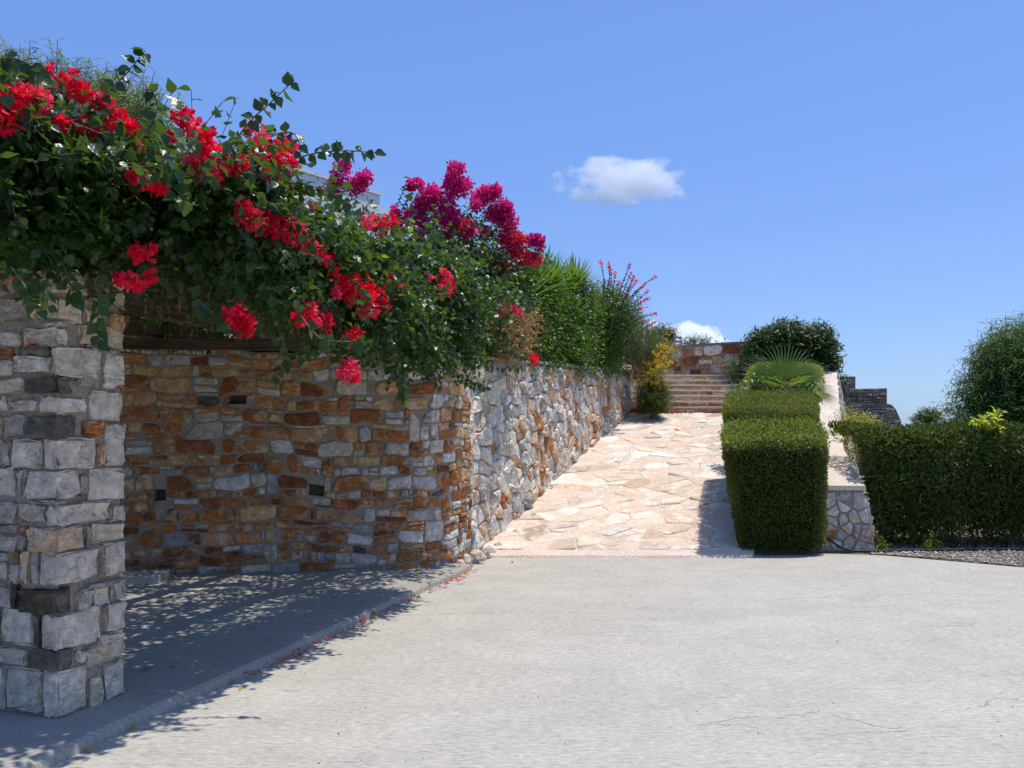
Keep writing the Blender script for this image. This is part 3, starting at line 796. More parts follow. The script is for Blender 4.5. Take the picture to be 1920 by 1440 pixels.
# ------------------------------------------------------------------ planting bed + right gravel
def par(D):   # parapet right edge x, top z
    Dk = [11.2, 12.2, 13.2, 16.1, 19.7, 23]; return np.interp(D, Dk, [4.59, 4.83, 5.11, 6.15, 7.47, 8.7]), np.interp(D, Dk, [.86, 1.08, 1.31, 2.0, 2.87, 3.5])
bp = []; bf = []
for i, D in enumerate(np.linspace(10.95, 21, 14)):
    xr, zt = par(D); zb_ = (ramp_z(D) + .03) * min(1, (D - 10.95) / .25); bp += [(ramp_right(D) - .01, D, zb_), (xr - .70, D, zb_ + .01)]
    if i: bf.append([2 * i - 2, 2 * i - 1, 2 * i + 1, 2 * i])
tag(obj('planting_bed', np.array(bp), bf, M['soil']), kind='structure', label='sloping soil bed between ramp and parapet')
# parapet
root = empty('parapet_wall', (4.3, 11.2, 0), 'low battered stone parapet with sandy sloping coping right of the clipped hedge', 'wall')
Dp = np.linspace(11.2, 21.8, 34); Vp = []; 
for D in Dp:
    xr, zt = par(D); Vp += [(xr + .04 + .17 * zt / .86 * .9, D, -.05), (xr + .02, D, zt - .06), (xr - .74, D, zt - .06), (xr - .74, D, -.05)]
Fp = [[4 * i + j, 4 * i + 4 + j, 4 * i + 5 + j, 4 * i + 1 + j] for i in range(33) for j in range(3)] + [[0, 1, 2, 3]]
obj('mortar', np.array(Vp), Fp, M['mortar'], root)
Vc = []
for D in Dp:
    xr, zt = par(D); D2 = D - .03 if D == Dp[0] else D; w_ = .77
    e = .010 * math.sin(7 * D) + rng.normal(0, .005)
    Vc += [(xr + .035 + e, D2, zt - .058), (xr + .035 + e, D2, zt - .012), (xr + .02 + e, D2, zt + rng.normal(0, .002)), (xr - w_ * .5, D2, zt + .004), (xr - w_, D2, zt), (xr - w_, D2, zt - .058)]
obj('coping', np.array(Vc), [[6 * i + j, 6 * i + 6 + j, 6 * i + 7 + j, 6 * i + 1 + j] for i in range(33) for j in range(5)] + [[0, 1, 2, 3, 4, 5]], M['coping'], root)
def Pend(u, v, d):
    k = v / .80; x = 4.10 + u * (1 + 0 * k); x = 3.84 + (u / .94) * (.94 - .17 * k); return np.array([x, 11.2 - d, v])
lay_stones(root, [shrink_round(q, rng.uniform(.010, .018), rng, .05, .2) for q in voronoi(0, .94, 0, .79, .17, .125, rng, .9)], Pend, rng, lambda c, sz, r: pick(r, [WHITE, CREAM, RUST, WRUST, GREY, PINK], [3, 2, 1, 1.6, .7, 1]))
def Pside(u, v, d):
    D = 11.2 + u; xr, zt = par(D); zz = v; f = max(0, (zt - zz)) / zt
    return np.array([xr + .02 + (.02 + .155) * f * zt / .86 + d * .97, D, zz])
rs = pack(10.4, 3.3, .05, rng, [2, 3, 4, 5, 6], [1, 2, 3, 2, 1], (1, 2.2), .04)
lay_stones(root, [rect_poly(*r, rng, .009) for r in rs], Pside, rng, lambda c, sz, r: pick(r, [WHITE, CREAM, WRUST, GREY, PINK, BLUE], [2, 1, 1, 2, 1, 1]),
           keep=lambda c, wp: wp[:, 2].max() < par(11.2 + c[0])[1] - .07, max_parts=170)

# ------------------------------------------------------------------ steps
root = empty('stone_steps', (4.5, 18.9, 1.95), 'flight of weathered stone steps at the top of the paved ramp', 'steps')
nst = 7
for k in range(nst):
    D = 18.75 + .37 * k; z0 = ramp_z(18.75) + .03 + .14 * k; z1 = z0 + .14
    xl = 2.58 + .10 * (D - 18.75); xr = 6.6 - .22 * max(0, k - 4)
    ns = 16; xs = np.linspace(xl, xr, ns); curve = lambda x: -.10 * ((x - 4.5) / 2.0) ** 2 * (1 if k else .2)
    V = []
    fr = [curve(x) + rng.normal(0, .012) for x in xs]; dz = [rng.normal(0, .004) for _ in xs]
    for (dd, z) in ((.035, z0 - .02), (.035, z1 - .045), (-.012, z1 - .04), (-.018, z1 - .004), (.03, z1), (1.1, z1)):
        for i, x in enumerate(xs): V.append((x, D + fr[i] + dd, z + (dz[i] if z > z0 + .05 else 0)))
    Fc = [[r * ns + i, r * ns + i + 1, (r + 1) * ns + i + 1, (r + 1) * ns + i] for r in range(5) for i in range(ns - 1)]
    for e in (0, ns - 1): Fc.append([r * ns + e for r in range(6)][::(1 if e else -1)])
    st = obj('step', np.array(V), Fc, M['coping'], root, centre=True)
    x = xl + .02
    while x < xr - .1:
        w = rng.uniform(.18, .5); x1 = min(x + w, xr - .02)
        def Ps(u, v, d, D=D): return np.array([u, D + curve(u) + .030 - d, v])
        V2, F2, t1, t2 = stone_mesh(rect_poly(x, z0 + .002, x1, z1 - .05, rng, .006, .7), Ps, .022, rng, pick(rng, [PINK, ORANGE, CREAM, RUST], [3, 2.2, 1.5, .8]), back=-.02)
        so = obj('stone', V2, F2, M['stone'], st, {'tint': np.tile(t1, (len(V2), 1)), 'tint2': np.tile(t2, (len(V2), 1))}, centre=True)
        x = x1
# upper landing + higher ground
zl = ramp_z(18.75) + .03 + .14 * nst
tag(obj('upper_landing', np.array([(2.4, 21.0, zl - .004), (7.6, 21.0, zl - .004), (8.5, 30, zl + .3), (2.2, 30, zl + .3)]), [[0, 1, 2, 3]], M['coping']), kind='structure', label='paved landing above the steps')
# back wall
root = empty('stone_wall', (5.0, 21.8, 3.0), 'red brown rubble stone wall standing beyond the top of the steps', 'wall')
bw_at, bw_len = path_fn([(3.2, 23.6), (3.95, 22.2), (4.8, 21.25), (5.6, 20.75), (7.4, 20.3)]); Pb = wall_P(bw_at, 0, 2.45, .012)
V, Fc = wall_sheet(np.linspace(0, bw_len, 30), np.linspace(0, 1.24, 8), Pb); obj('mortar', V, Fc, M['mortar'], root)
rs = pack2(bw_len, 1.23, rng, .17, (1.0, 2.2), .2)
lay_stones(root, [rect_poly(*r, rng, .010, 1.2, .4) for r in rs], Pb, rng, lambda c, sz, r: pick(r, [RUST, ORANGE, PINK, CREAM, GREY, WHITE, RUSTD], [3, 3, 1.2, 1, .9, .5, 1.4]))
bk = []
for u in np.linspace(0, bw_len, 20):
    x, y, tx, ty = bw_at(u); bk += [(x + ty * .02, y - tx * .02, 3.69), (x - ty * .45, y + tx * .45, 3.69), (x + ty * .03, y - tx * .03, 3.735), (x - ty * .45, y + tx * .45, 3.735), (x - ty * .449, y + tx * .449, 2.4)]
obj('coping', np.array(bk), [q for i in range(19) for q in ([5 * i + 2, 5 * i + 7, 5 * i + 8, 5 * i + 3], [5 * i, 5 * i + 5, 5 * i + 7, 5 * i + 2], [5 * i + 3, 5 * i + 8, 5 * i + 9, 5 * i + 4])], mat_simple("dark_coping", (.13, .125, .12), (.2, .19, .18), 4, .8), root)

# far stepped wall
root = empty('stepped_wall', (12.0, 30, 0), 'distant grey stone wall stepping down against the sky on the right', 'wall')
def X30(px): return (px - 960) / F * 30
def Z30(py): return EYE + (HY - py) / F * 30
Pw = lambda u, v, d: np.array([X30(1520) + u, 30 - d, v + .0])
sx = [X30(1520), X30(1604), X30(1604), X30(1663), X30(1663), X30(1672), X30(1680), X30(1690)]
sz_ = [Z30(706), Z30(706), Z30(729), Z30(728), Z30(757), Z30(759), Z30(768), Z30(790)]
outl = [(x, z) for x, z in zip(sx, sz_)] + [(sx[-1], -.1), (sx[0], -.1)]
Vf = [(x, 30, z) for x, z in outl] + [(x, 30.6, z) for x, z in outl]; nf_ = len(outl)
obj('mortar', np.array(Vf), [list(range(nf_))[::-1], [i + nf_ for i in range(nf_)]] + [[i, (i + 1) % nf_, (i + 1) % nf_ + nf_, i + nf_] for i in range(nf_)], mat_mortar('old_mortar', (.17, .145, .115), (.24, .21, .17)), root)
rs = pack2(X30(1690) - X30(1520), 3.6, rng, .15, (1.4, 3.2), .2)
def kf(c, wp):
    top = lambda q: np.interp(q, [X30(1520), X30(1604) - .001, X30(1604), X30(1663) - .001, X30(1663), X30(1672), X30(1680), X30(1690)], [sz_[0], sz_[0], sz_[2], sz_[2], sz_[4], sz_[5], sz_[6], sz_[7]])
    return wp[:, 2].max() < min(top(wp[:, 0].min()), top(wp[:, 0].max())) + .03 and wp[:, 2].min() > .1 and wp[:, 0].max() < X30(1690)
def kf_old(c, wp):
    x = wp[:, 0]; top = np.interp(x.max(), sx, sz_); 
    lim = min(np.interp(x.min() + .01, sx, sz_), np.interp(x.max() - .01, sx, sz_))
    return wp[:, 2].max() < lim + .01 and wp[:, 2].min() > 1.2
lay_stones(root, [rect_poly(*r, rng, .012) for r in rs], Pw, rng, lambda c, sz, r: pick(r, [((.34, .29, .23), (.42, .37, .30)), ((.40, .30, .20), (.45, .36, .27)), ((.30, .28, .26), (.40, .37, .33)), ((.30, .20, .14), (.36, .28, .22)), DARK, ((.42, .38, .32), (.45, .42, .37))], [4, 2, 2, 1.6, .8, .9]), keep=kf, hfun=lambda c, sz: rng.uniform(.03, .08))

# ------------------------------------------------------------------ stone pier
root = empty('stone_pier', (-2.41, 4.52, .06), 'square pier of rough pale stone blocks holding up the pergola at far left', 'pillar')
E1 = nrm(np.array([.15, .43])); E2 = np.array([-E1[1], E1[0]]); PC = np.array([-2.41, 4.52]); LR, LF = .46, .66
V, Fc = obox((*(PC + E1 * LR / 2 + E2 * LF / 2), .05), E1, E2, LR / 2 - .012, LF / 2 - .012, 2.42)
# subdivided mortar body
obj('mortar', V, Fc, M['mortar'], root)
def block(e1, e2, c, a0, a1, b0, b1, z0, z1, rng, tint, faces=None):
    """rounded rough block in pier frame: a along right face, b along front face"""
    n = 5; g = np.linspace(0, 1, n)
    lv = np.array([0, .06, .5, .94, 1.0]); P3 = []; idx = {}
    Fc = []
    def vid(i, j, k):
        key = (i, j, k)
        if key not in idx:
            idx[key] = len(P3); a = a0 + (a1 - a0) * lv[i]; b_ = b0 + (b1 - b0) * lv[j]; z = z0 + (z1 - z0) * lv[k]
            e = sum(1 for q in (i, j, k) if q in (0, 4)); am, bm, zm = (a0 + a1) / 2, (b0 + b1) / 2, (z0 + z1) / 2
            if e >= 2: s = .012 if e == 2 else .022; v_ = np.array([am - a, bm - b_, zm - z]); mask = np.array([i in (0, 4), j in (0, 4), k in (0, 4)]); v_ = np.sign(v_) * mask * s * rng.uniform(.5, 1.3); a, b_, z = np.array([a, b_, z]) + v_
            j_ = rng.normal(0, .0065, 3); P3.append([a + j_[0], b_ + j_[1], z + j_[2]])
        return idx[key]
    for ax in range(3):
        for side in (0, 4):
            for p in range(4):
                for q in range(4):
                    def mk(p_, q_):
                        t = [0, 0, 0]; t[ax] = side; t[(ax + 1) % 3] = p_; t[(ax + 2) % 3] = q_; return vid(*t)
                    f = [mk(p, q), mk(p + 1, q), mk(p + 1, q + 1), mk(p, q + 1)]
                    # frame (E1,E2,Z) is right handed
                    Fc.append(f if side else f[::-1])
    P3 = np.array(P3); sk = rng.normal(0, .02); w_ = P3[:, 2] + sk * (P3[:, 0] - a0) + .03 * rng.normal() * (P3[:, 1] - b0)
    XY = c + P3[:, 0:1] * e1 + P3[:, 1:2] * e2
    return np.column_stack([XY, w_]), Fc
def ypz(y): return EYE + (HY - y) / F * 4.52
cour = [  # y0 y1 at the corner, right-face extent (px) of the corner block, front-face extent (px), palette, rest of the right face [(x0,x1,dy0,dy1,pal)]
    (1262, 1346, 160, 84, WHITE, [(165, 187, 1270, 1335, CREAM), (193, 231, 1242, 1308, WHITE)]),
    (1222, 1259, 133, 55, DARK, [(160, 231, 1206, 1240, CREAM)]),
    (1152, 1219, 183, 83, WHITE, [(186, 231, 1184, 1202, WHITE), (196, 231, 1130, 1180, WHITE), (142, 165, 1222, 1238, WHITE)]),
    (1103, 1149, 131, 40, ((.11, .09, .06), (.22, .20, .16)), [(145, 167, 1108, 1142, WHITE), (175, 200, 1100, 1134, WHITE), (207, 231, 1088, 1124, GREY)]),
    (1040, 1099, 179, 80, WHITE, [(189, 231, 1016, 1080, WHITE)]),
    (990, 1037, 153, 53, PINK, [(158, 168, 985, 1030, GREY), (165, 231, 980, 1012, CREAM)]),
    (948, 986, 202, 92, WHITE, [(205, 231, 950, 977, WHITE)]),
    (884, 935, 145, 52, WHITE, [(150, 160, 890, 930, GREY), (164, 231, 880, 938, WHITE)]),
    (824, 880, 178, 84, WHITE, [(183, 192, 835, 872, PINK), (197, 231, 794, 872, WHITE)]),
    (778, 820, 140, 55, DARK, [(155, 191, 792, 818, RUST)]),
    (746, 774, 160, 78, WHITE, [(168, 223, 735, 789, WHITE)]),
    (706, 736, 130, 50, DARK, [(145, 180, 708, 724, GREY)]),
    (652, 703, 183, 102, WHITE, [(194, 229, 660, 729, WRUST)]),
    (616, 648, 126, 44, WRUST, [(148, 229, 612, 652, CREAM)]),
    (558, 600, 150, 76, CREAM, [(158, 180, 580, 603, CREAM), (204, 229, 590, 619, OCHRE), (208, 230, 552, 576, WHITE)]),
    (505, 548, 160, 60, CREAM, [(170, 230, 512, 546, CREAM)])]
def a_of_px(px):   # along right face
    k = (px - 960) / F; return float(np.clip((k * PC[1] - PC[0]) / (E1[0] - k * E1[1]), 0, LR + .012))
def b_of_px(px):
    k = (px - 960) / F; return float((k * PC[1] - PC[0]) / (E2[0] - k * E2[1]))
def add_block(a0, a1, b0, b1, z0, z1, t):
    V, Fc = block(E1, E2, PC, a0, a1, b0, b1, z0, z1, rng, t)
    j = (1 + rng.normal(0, .08)) * np.array([1.04, .97, .87]); obj('stone', V, Fc, M['stone'], root, {'tint': np.tile(np.array(t[0]) * j, (len(V), 1)), 'tint2': np.tile(np.array(t[1]) * j, (len(V), 1))}, centre=True)
for (y0, y1, xr, xf, pal, rest) in cour:
    z0, z1 = ypz(y1), ypz(y0); pr = rng.uniform(.008, .02)
    a1 = a_of_px(xr); b1 = b_of_px(xf)
    add_block(-pr, a1, -pr, b1, z0, z1, pal)
    for (x0, x1, ya, yb, p2) in rest:
        aa, ab = a_of_px(x0), a_of_px(x1); Dm = PC[1] + E1[1] * (aa + ab) / 2
        add_block(aa, ab, -rng.uniform(.008, .018), .10, EYE + (HY - yb) / F * Dm, EYE + (HY - ya) / F * Dm, p2)
    # front face, further left
    b = b1 + .018
    while b < LF - .03:
        w = rng.uniform(.035, .06) if rng.random() < .3 else rng.uniform(.12, .26); be = min(b + w, LF)
        if LF - be < .05: be = LF
        zz0 = z0 + rng.uniform(-.01, .015); zz1 = z1 + rng.uniform(-.015, .012)
        if rng.random() < .25 and z1 - z0 > .1: zz1 = z0 + (z1 - z0) * .62
        add_block(-rng.uniform(.006, .018), .1, b, be, zz0, zz1, pick(rng, [WHITE, CREAM, GREY, RUST, DARK, WRUST], [3, 2.4, 2, .3, .6, 1]))
        if zz1 < z1 - .03: add_block(-.008, .08, b, be - .02, zz1 + .014, z1, pick(rng, [GREY, RUST, DARK], [2, 1, 1]))
        b = be + .018
# thin slate chips between courses
for (y, x0, x1, rf) in ((606, 85, 150, 0), (572, 160, 231, 1), (943, 60, 137, 0), (1094, 161, 231, 1), (655, 160, 210, 1), (566, 162, 200, 1), (890, 28, 55, 0)):
    if rf: a0, a1 = a_of_px(x0), a_of_px(x1); z = EYE + (HY - y) / F * (PC[1] + E1[1] * (a0 + a1) / 2); add_block(a0, a1, -.014, .06, z - .009, z + .007, GREY)
    else: z = ypz(y); add_block(-.014, .06, 0 if x1 > 107 else b_of_px(x1), b_of_px(x0), z - .009, z + .007, GREY)

# pergola timber
root = empty('timber_pergola', (-3.5, 7, 2.46), 'dark weathered timber pergola beams resting on the stone pier and wall', 'pergola')
def beam(p0, p1, w, h, name='beam'):
    p0, p1 = np.array(p0, float), np.array(p1, float); n_ = 9; d = nrm(p1 - p0); s = np.array([-d[1], d[0], 0]) * w / 2
    V = []
    for k in range(n_):
        c = p0 + (p1 - p0) * k / (n_ - 1); j = rng.normal(0, .006, 3)
        for (a, z) in ((-1, 0), (1, 0), (1, h), (-1, h)): V.append(c + j + s * a * (1 + rng.normal(0, .04)) + np.array([0, 0, z]))
    Fc = [[4 * i + k, 4 * i + (k + 1) % 4, 4 * i + 4 + (k + 1) % 4, 4 * i + 4 + k] for i in range(n_ - 1) for k in range(4)] + [[3, 2, 1, 0], [4 * n_ - 4, 4 * n_ - 3, 4 * n_ - 2, 4 * n_ - 1]]
    return obj(name, np.array(V), Fc, M['wood'], root, centre=True)
d2 = KD
def rafter(x9, z=2.49, s0=-6.2, s1=.35, w=.13, h=.17):
    p = np.array([x9, 8.98 + (x9 + 4.1) * .125]); a = p + d2 * s0; b = p + d2 * s1; beam((*a, z + .015), (*b, z), w, h)
rafter(-1.18, 2.50); rafter(-2.29, 2.505); rafter(-3.4, 2.50); rafter(-4.5, 2.50)
wall_dir = nrm(np.array([3.16, .4]))
def purlin(s, z, w=.10, h=.12, ext=(-3.6, .45)):
    c = np.array([-1.18, 9.35]) + d2 * s; a = c + wall_dir * ext[0]; b = c + wall_dir * ext[1]; beam((*a, z), (*b, z), w, h, 'purlin')
purlin(-.62, 2.40, .14, .10, (-4.2, -.6))
for s in (-4.75, -4.0, -3.2, -2.4, -1.6, -.9): purlin(s, 2.68, .07, .08, (-3.8, .35))
purlin(-4.9, 2.50, .16, .17, (-3.8, .1))

# ------------------------------------------------------------------ white house
root = empty('white_house', (-6, 16, 2.36), 'white cubic house with flat parapet roof showing behind the bougainvillea', 'house')
hd = nrm(np.array([.756, 1.0])); hn = np.array([-hd[1], hd[0]]); hc = np.array([-2.48, 16.0])
def hblock(s0, s1, w, z0, z1, nm):
    c = hc + hd * (s0 + s1) / 2 + hn * w / 2; V, Fc = obox((*c, z0), hd, hn, (s1 - s0) / 2, w / 2, z1 - z0); return obj(nm, V, Fc, M['white'], root, centre=True)
hblock(-6, 0, 7, 2.3, 5.98, 'wall')
def rim(s0, s1, w, z, nm='parapet'):
    for (a, b, c0, c1) in ((s0 - .03, s1 + .03, -.03, .2), (s0 - .03, s1 + .03, w - .2, w + .03), (s0 - .03, s0 + .2, .2, w - .2), (s1 - .2, s1 + .03, .2, w - .2)):
        c = hc + hd * (a + b) / 2 + hn * (c0 + c1) / 2; V, Fc = obox((*c, z), hd, hn, (b - a) / 2, (c1 - c0) / 2, .06); obj(nm, V, Fc, M['white'], root, centre=True)
rim(-6, 0, 7, 5.983)
hc2 = hc.copy(); hc = hc + hn * .25; hblock(.003, 2.6, 5.5, 2.3, 5.85, 'wall'); hc = hc2

# ================================================================== PLANTS
def vine_stem(root, pts, r=.012, mat='bark', name='stem'):
    pts = np.array(pts, float); t = np.linspace(0, 1, len(pts)); tt = np.linspace(0, 1, max(8, len(pts) * 4))
    P = np.column_stack([np.interp(tt, t, pts[:, i]) for i in range(3)]) ; P += vnoise(P, 4)[:, None] * .015
    V, Fc = tube(P, np.linspace(r, r * .5, len(P)), 5); return obj(name, V, Fc, M[mat], root)
def stems_from(stemarr, every, r):
    """thin triangular tubes along a sample of twigs -> one stuff mesh arrays"""
    S = stemarr[::every]; n, k, _ = S.shape
    tan = nrm(np.gradient(S, axis=1)); a = nrm(np.cross(tan, np.array([.3, .2, 1.]))); b = np.cross(a, tan); Vs = []
    for th in (0, 2.09, 4.19): Vs.append(S + r * (math.cos(th) * a + math.sin(th) * b))
    V = np.stack(Vs, 2).reshape(-1, 3); Fc = []
    base = (np.arange(n) * k * 3)[:, None] + (np.arange(k - 1) * 3)[None]; base = base.reshape(-1)
    for j in range(3): Fc.append(np.stack([base + j, base + (j + 1) % 3, base + 3 + (j + 1) % 3, base + 3 + j], 1))
    return V, np.concatenate(Fc)

# ---- red bougainvillea on the pergola
root = empty('bougainvillea', (-2.7, 5.2, .06), 'large red flowering bougainvillea sprawling over the timber pergola', 'climbing plant')
def B(px, py, D, r, rz=None):
    p = W(px, py, D); return (p[0], p[1], p[2], r, rz or r)
vb = [B(-150, 250, 4.7, .5), B(-10, 215, 4.75, .26), B(10, 330, 4.7, .36), B(0, 450, 4.6, .22), B(110, 270, 4.95, .28), B(105, 400, 4.85, .36), B(215, 350, 5.4, .26), B(170, 470, 5.0, .2),
      B(240, 440, 5.4, .34), B(330, 375, 6.0, .30), B(350, 460, 6.0, .36), B(330, 520, 6.1, .2), B(440, 360, 6.5, .36), B(450, 450, 6.7, .42), B(480, 540, 6.9, .36), B(510, 345, 6.8, .14),
      B(560, 505, 7.4, .24), B(590, 540, 7.8, .42), B(550, 590, 7.7, .26), B(660, 550, 8.2, .30), B(680, 580, 8.5, .48), B(745, 590, 9.0, .38), B(760, 640, 9.2, .34), B(830, 590, 9.5, .45),
      B(850, 660, 9.6, .30), B(910, 640, 10.0, .34), B(800, 680, 9.5, .22), B(890, 690, 9.9, .16)]
# roof layer of the pergola
roofb = []
for i in range(110):
    s = -5.8 + (i // 10) * .62 + rng.uniform(-.2, .2); t = (i % 10) * .46 - .22 + rng.uniform(-.15, .15); p = kerb(s) + KN * (t + .1)
    if p[1] < 4.5: continue
    roofb.append((p[0], p[1], 2.95 + rng.uniform(-.04, .2), rng.uniform(.26, .40), rng.uniform(.10, .16)))
def Dk(px, o=.25): return (3.432 - 1.05 * (o - .25 + float(np.interp(px, [150, 300, 450], [-.30, 0, .38])))) / (.3055 - (px - 960) / F)
vb_ = []
for b in vb:
    q = proj(np.array(b[:3])); D0 = b[1]; D1 = Dk(q[0]) if q[0] < 880 else D0; D1 = min(D1, D0)
    if q[0] < 600 and q[1] > 400: q[1] -= 42
    elif q[1] > 560: q[1] -= 22
    D1 = max(D1, 3.9); k_ = D1 / D0; p_ = W(q[0], q[1], D1 + .10); vb_.append((*p_, b[3] * k_ * .92, b[4] * k_ * .86)); 
    if q[0] < 800: p_ = W(q[0], q[1] + 12, D1 + .65); vb_.append((*p_, b[3] * .66, b[4] * .5))
vb = vb_
pts, dd = blob_points(vb, 5000, .42)
st1 = twigs(pts, dd + np.array([.35, -.35, -.1]), 8, .23, .25, .07)
kt = (st1[3][:, -1, 1] < 9.9) | (st1[3][:, -1, 0] < .393 * st1[3][:, -1, 1] - 4.675 + .10); km = np.repeat(kt, 8); st1 = (st1[0][km], st1[1][km], st1[2][km], st1[3][kt])
pts2, dd2 = blob_points(roofb, 5200, .8)
st2 = twigs(pts2, dd2 * [1, 1, .3], 8, .45, .1, .07)
def spray(ctrl, D, n, lean=0):
    Dd = min(D, max(4.0, Dk(ctrl[0][0], .45))) if D < 9.3 else D
    c = np.array([W(x, y, Dd + lean * k) for k, (x, y) in enumerate(ctrl)]); t = np.linspace(0, 1, len(c)); tt = np.linspace(0.02, 1, n)
    # smooth through controls
    S = np.column_stack([np.interp(tt, t, c[:, i]) for i in range(3)]); 
    for _ in range(2): S[1:-1] = (S[:-2] + 2 * S[1:-1] + S[2:]) / 4
    tan = nrm(np.gradient(S, axis=0)); sg = np.where(np.arange(n) % 2 == 0, 1, -1)[:, None]
    side = nrm(np.cross(tan, np.array([.1, -1, .15]))); ax = nrm(side * sg * .8 + tan * .35 + np.array([0, -.15, -.55]) + rng.normal(0, .25, (n, 3)))
    nv = nrm(np.array([0, -.8, .5]) + rng.normal(0, .45, (n, 3))); return S, ax, nv
sprays = [([(150, 225), (200, 175), (240, 135), (272, 95)], 4.9, 22), ([(265, 260), (300, 210), (285, 165), (270, 170)], 5.3, 12), ([(425, 285), (470, 225), (510, 190), (552, 150)], 6.3, 20),
          ([(540, 300), (600, 285), (650, 282), (702, 286)], 7.1, 20), ([(520, 340), (570, 345), (620, 360), (660, 385)], 7.2, 16), ([(500, 260), (530, 245), (560, 250), (563, 285)], 6.7, 9),
          ([(175, 520), (188, 560), (182, 600), (185, 640)], 4.42, 12), ([(70, 520), (85, 555), (75, 580)], 4.4, 8), ([(20, 500), (50, 540), (60, 570)], 4.4, 9), ([(120, 500), (135, 540), (140, 560)], 4.4, 8),
          ([(620, 640), (580, 660), (540, 680), (515, 705)], 8.5, 16), ([(740, 690), (755, 720), (758, 752)], 9.1, 12), ([(900, 680), (940, 690), (985, 690)], 10.4, 16), ([(370, 560), (395, 590), (410, 610)], 6.3, 10),
          ([(850, 700), (880, 720), (910, 728)], 9.8, 16), ([(540, 560), (600, 640), (660, 640), (690, 650)], 8.0, 18), ([(0, 110), (30, 108), (60, 125), (80, 150)], 4.8, 12), ([(940, 640), (970, 665), (1000, 680)], 10.8, 14)]
sp_p, sp_a, sp_n = [], [], []; stembag = Bag()
for ctrl, D, n_ in sprays:
    S, ax, nv = spray(ctrl, D, n_); sp_p.append(S); sp_a.append(ax); sp_n.append(nv)
    V, Fc = tube(S, np.linspace(.006, .0025, n_), 4); stembag.add(V, Fc)
P_all = np.concatenate([st1[0], st2[0], *sp_p]); A_all = np.concatenate([st1[1], st2[1], *sp_a]); N_all = np.concatenate([st1[2], st2[2], *sp_n])
size = .057 * rng.uniform(.6, 1.25, len(P_all)); size[:len(st1[0])] *= np.clip(1.0 - .03 * (st1[0][:, 1] - 4.5), .75, 1.0)
nsp = sum(len(s) for s in sp_p); size[len(st1[0]):-nsp] *= 1.22; size[-nsp:] = .066 * rng.uniform(.75, 1.2, nsp)
idx = pick_near(P_all, size, 300); maskb = np.ones(len(P_all), bool); maskb[idx] = False
leaf_objects(idx, P_all, A_all, N_all, size, 'heart', M['vine_leaf'], root)
young = maskb & (rng.random(len(P_all)) < .035)
leaf_mesh('foliage', P_all[maskb & ~young], A_all[maskb & ~young], N_all[maskb & ~young], size[maskb & ~young], 'heart', M['vine_leaf'], root)
leaf_mesh('young_foliage', P_all[young], A_all[young], N_all[young], size[young] * .8, 'heart', M['young_leaf'], root)
V, Fc = stems_from(np.concatenate([st1[3], st2[3][::2]]), 1, .0022); obj('twigs', V, Fc, M['bark'], root, kind='stuff'); stembag.build('trailing_stems', M['bark'], root, kind='stuff')
for pts_ in ([(-2.9, 5.2, .06), (-2.95, 5.1, 1.2), (-2.8, 5.0, 2.5), (-2.5, 5.4, 2.9)], [(-3.0, 5.25, .06), (-3.05, 5.2, 1.4), (-3.1, 5.3, 2.6), (-3.0, 6.2, 2.9)],
             [tuple(W(300, 370, 5.9)), tuple(W(340, 352, 6.1)), tuple(W(400, 345, 6.3)), tuple(W(450, 352, 6.5))], [tuple(W(660, 430, 8)), tuple(W(720, 460, 8.2)), tuple(W(745, 490, 8.5)), tuple(W(790, 520, 8.8))]):
    vine_stem(root, pts_, .022 if pts_[0][2] < .1 else .012)
def Dred(px): return max(3.85, Dk(px, .42)) if px < 860 else np.interp(px, [860, 950, 1010], [9.0, 9.8, 10.6])
reds = [(25, 185, 22), (10, 220, 22), (72, 190, 16), (55, 178, 12), (128, 162, 14), (150, 172, 14), (182, 182, 12), (194, 196, 8), (222, 228, 18), (240, 240, 14), (160, 235, 9), (120, 232, 10), (178, 243, 7), (258, 290, 14), (275, 300, 9), (290, 338, 16), (253, 330, 12), (300, 352, 9),
        (345, 222, 14), (360, 240, 17), (380, 258, 17), (395, 282, 17), (388, 305, 17), (408, 322, 14), (370, 322, 13), (345, 218, 10), (435, 312, 11), (480, 248, 14), (490, 278, 13), (515, 285, 17), (538, 300, 15), (545, 275, 10), (505, 325, 12), (456, 305, 9),
        (455, 395, 12), (470, 410, 17), (495, 418, 18), (515, 432, 20), (540, 430, 20), (560, 445, 17), (580, 462, 13), (600, 478, 9), (610, 490, 7), (270, 472, 14), (245, 528, 10), (255, 535, 9), (225, 522, 8), (283, 515, 8),
        (440, 588, 16), (455, 605, 16), (462, 618, 10), (570, 588, 12), (590, 600, 15), (608, 604, 12), (580, 578, 8), (556, 600, 8), (640, 535, 13), (660, 530, 16), (680, 545, 22), (700, 560, 22), (715, 575, 14), (690, 582, 14), (722, 530, 14), (738, 545, 12), (745, 540, 8), (652, 548, 12),
        (690, 412, 10), (718, 418, 9), (735, 412, 9), (655, 688, 14), (648, 700, 12), (662, 706, 10), (655, 635, 9), (665, 625, 8), (626, 512, 6), (315, 258, 5), (1002, 674, 8), (94, 128, 4), (143, 140, 4), (255, 480, 7), (620, 485, 6), (630, 550, 7), (360, 300, 8), (420, 292, 8), (530, 262, 7)]
for (x, y, r) in reds:
    D = Dred(x) - .05; cluster(root, W(x, y, D), r * D / F * 1.15, M['red'] if rng.random() < .7 else M['pinkred'], size=.034)
# pink tinted clusters near the middle
for (x, y, r) in ((835, 525, 14), (832, 545, 14), (843, 538, 12), (945, 580, 9), (925, 570, 5), (960, 578, 8), (975, 588, 5), (803, 520, 5)):
    D = Dred(x); cluster(root, W(x, y, D), r * D / F * 1.1, M['pinkred'], size=.038)

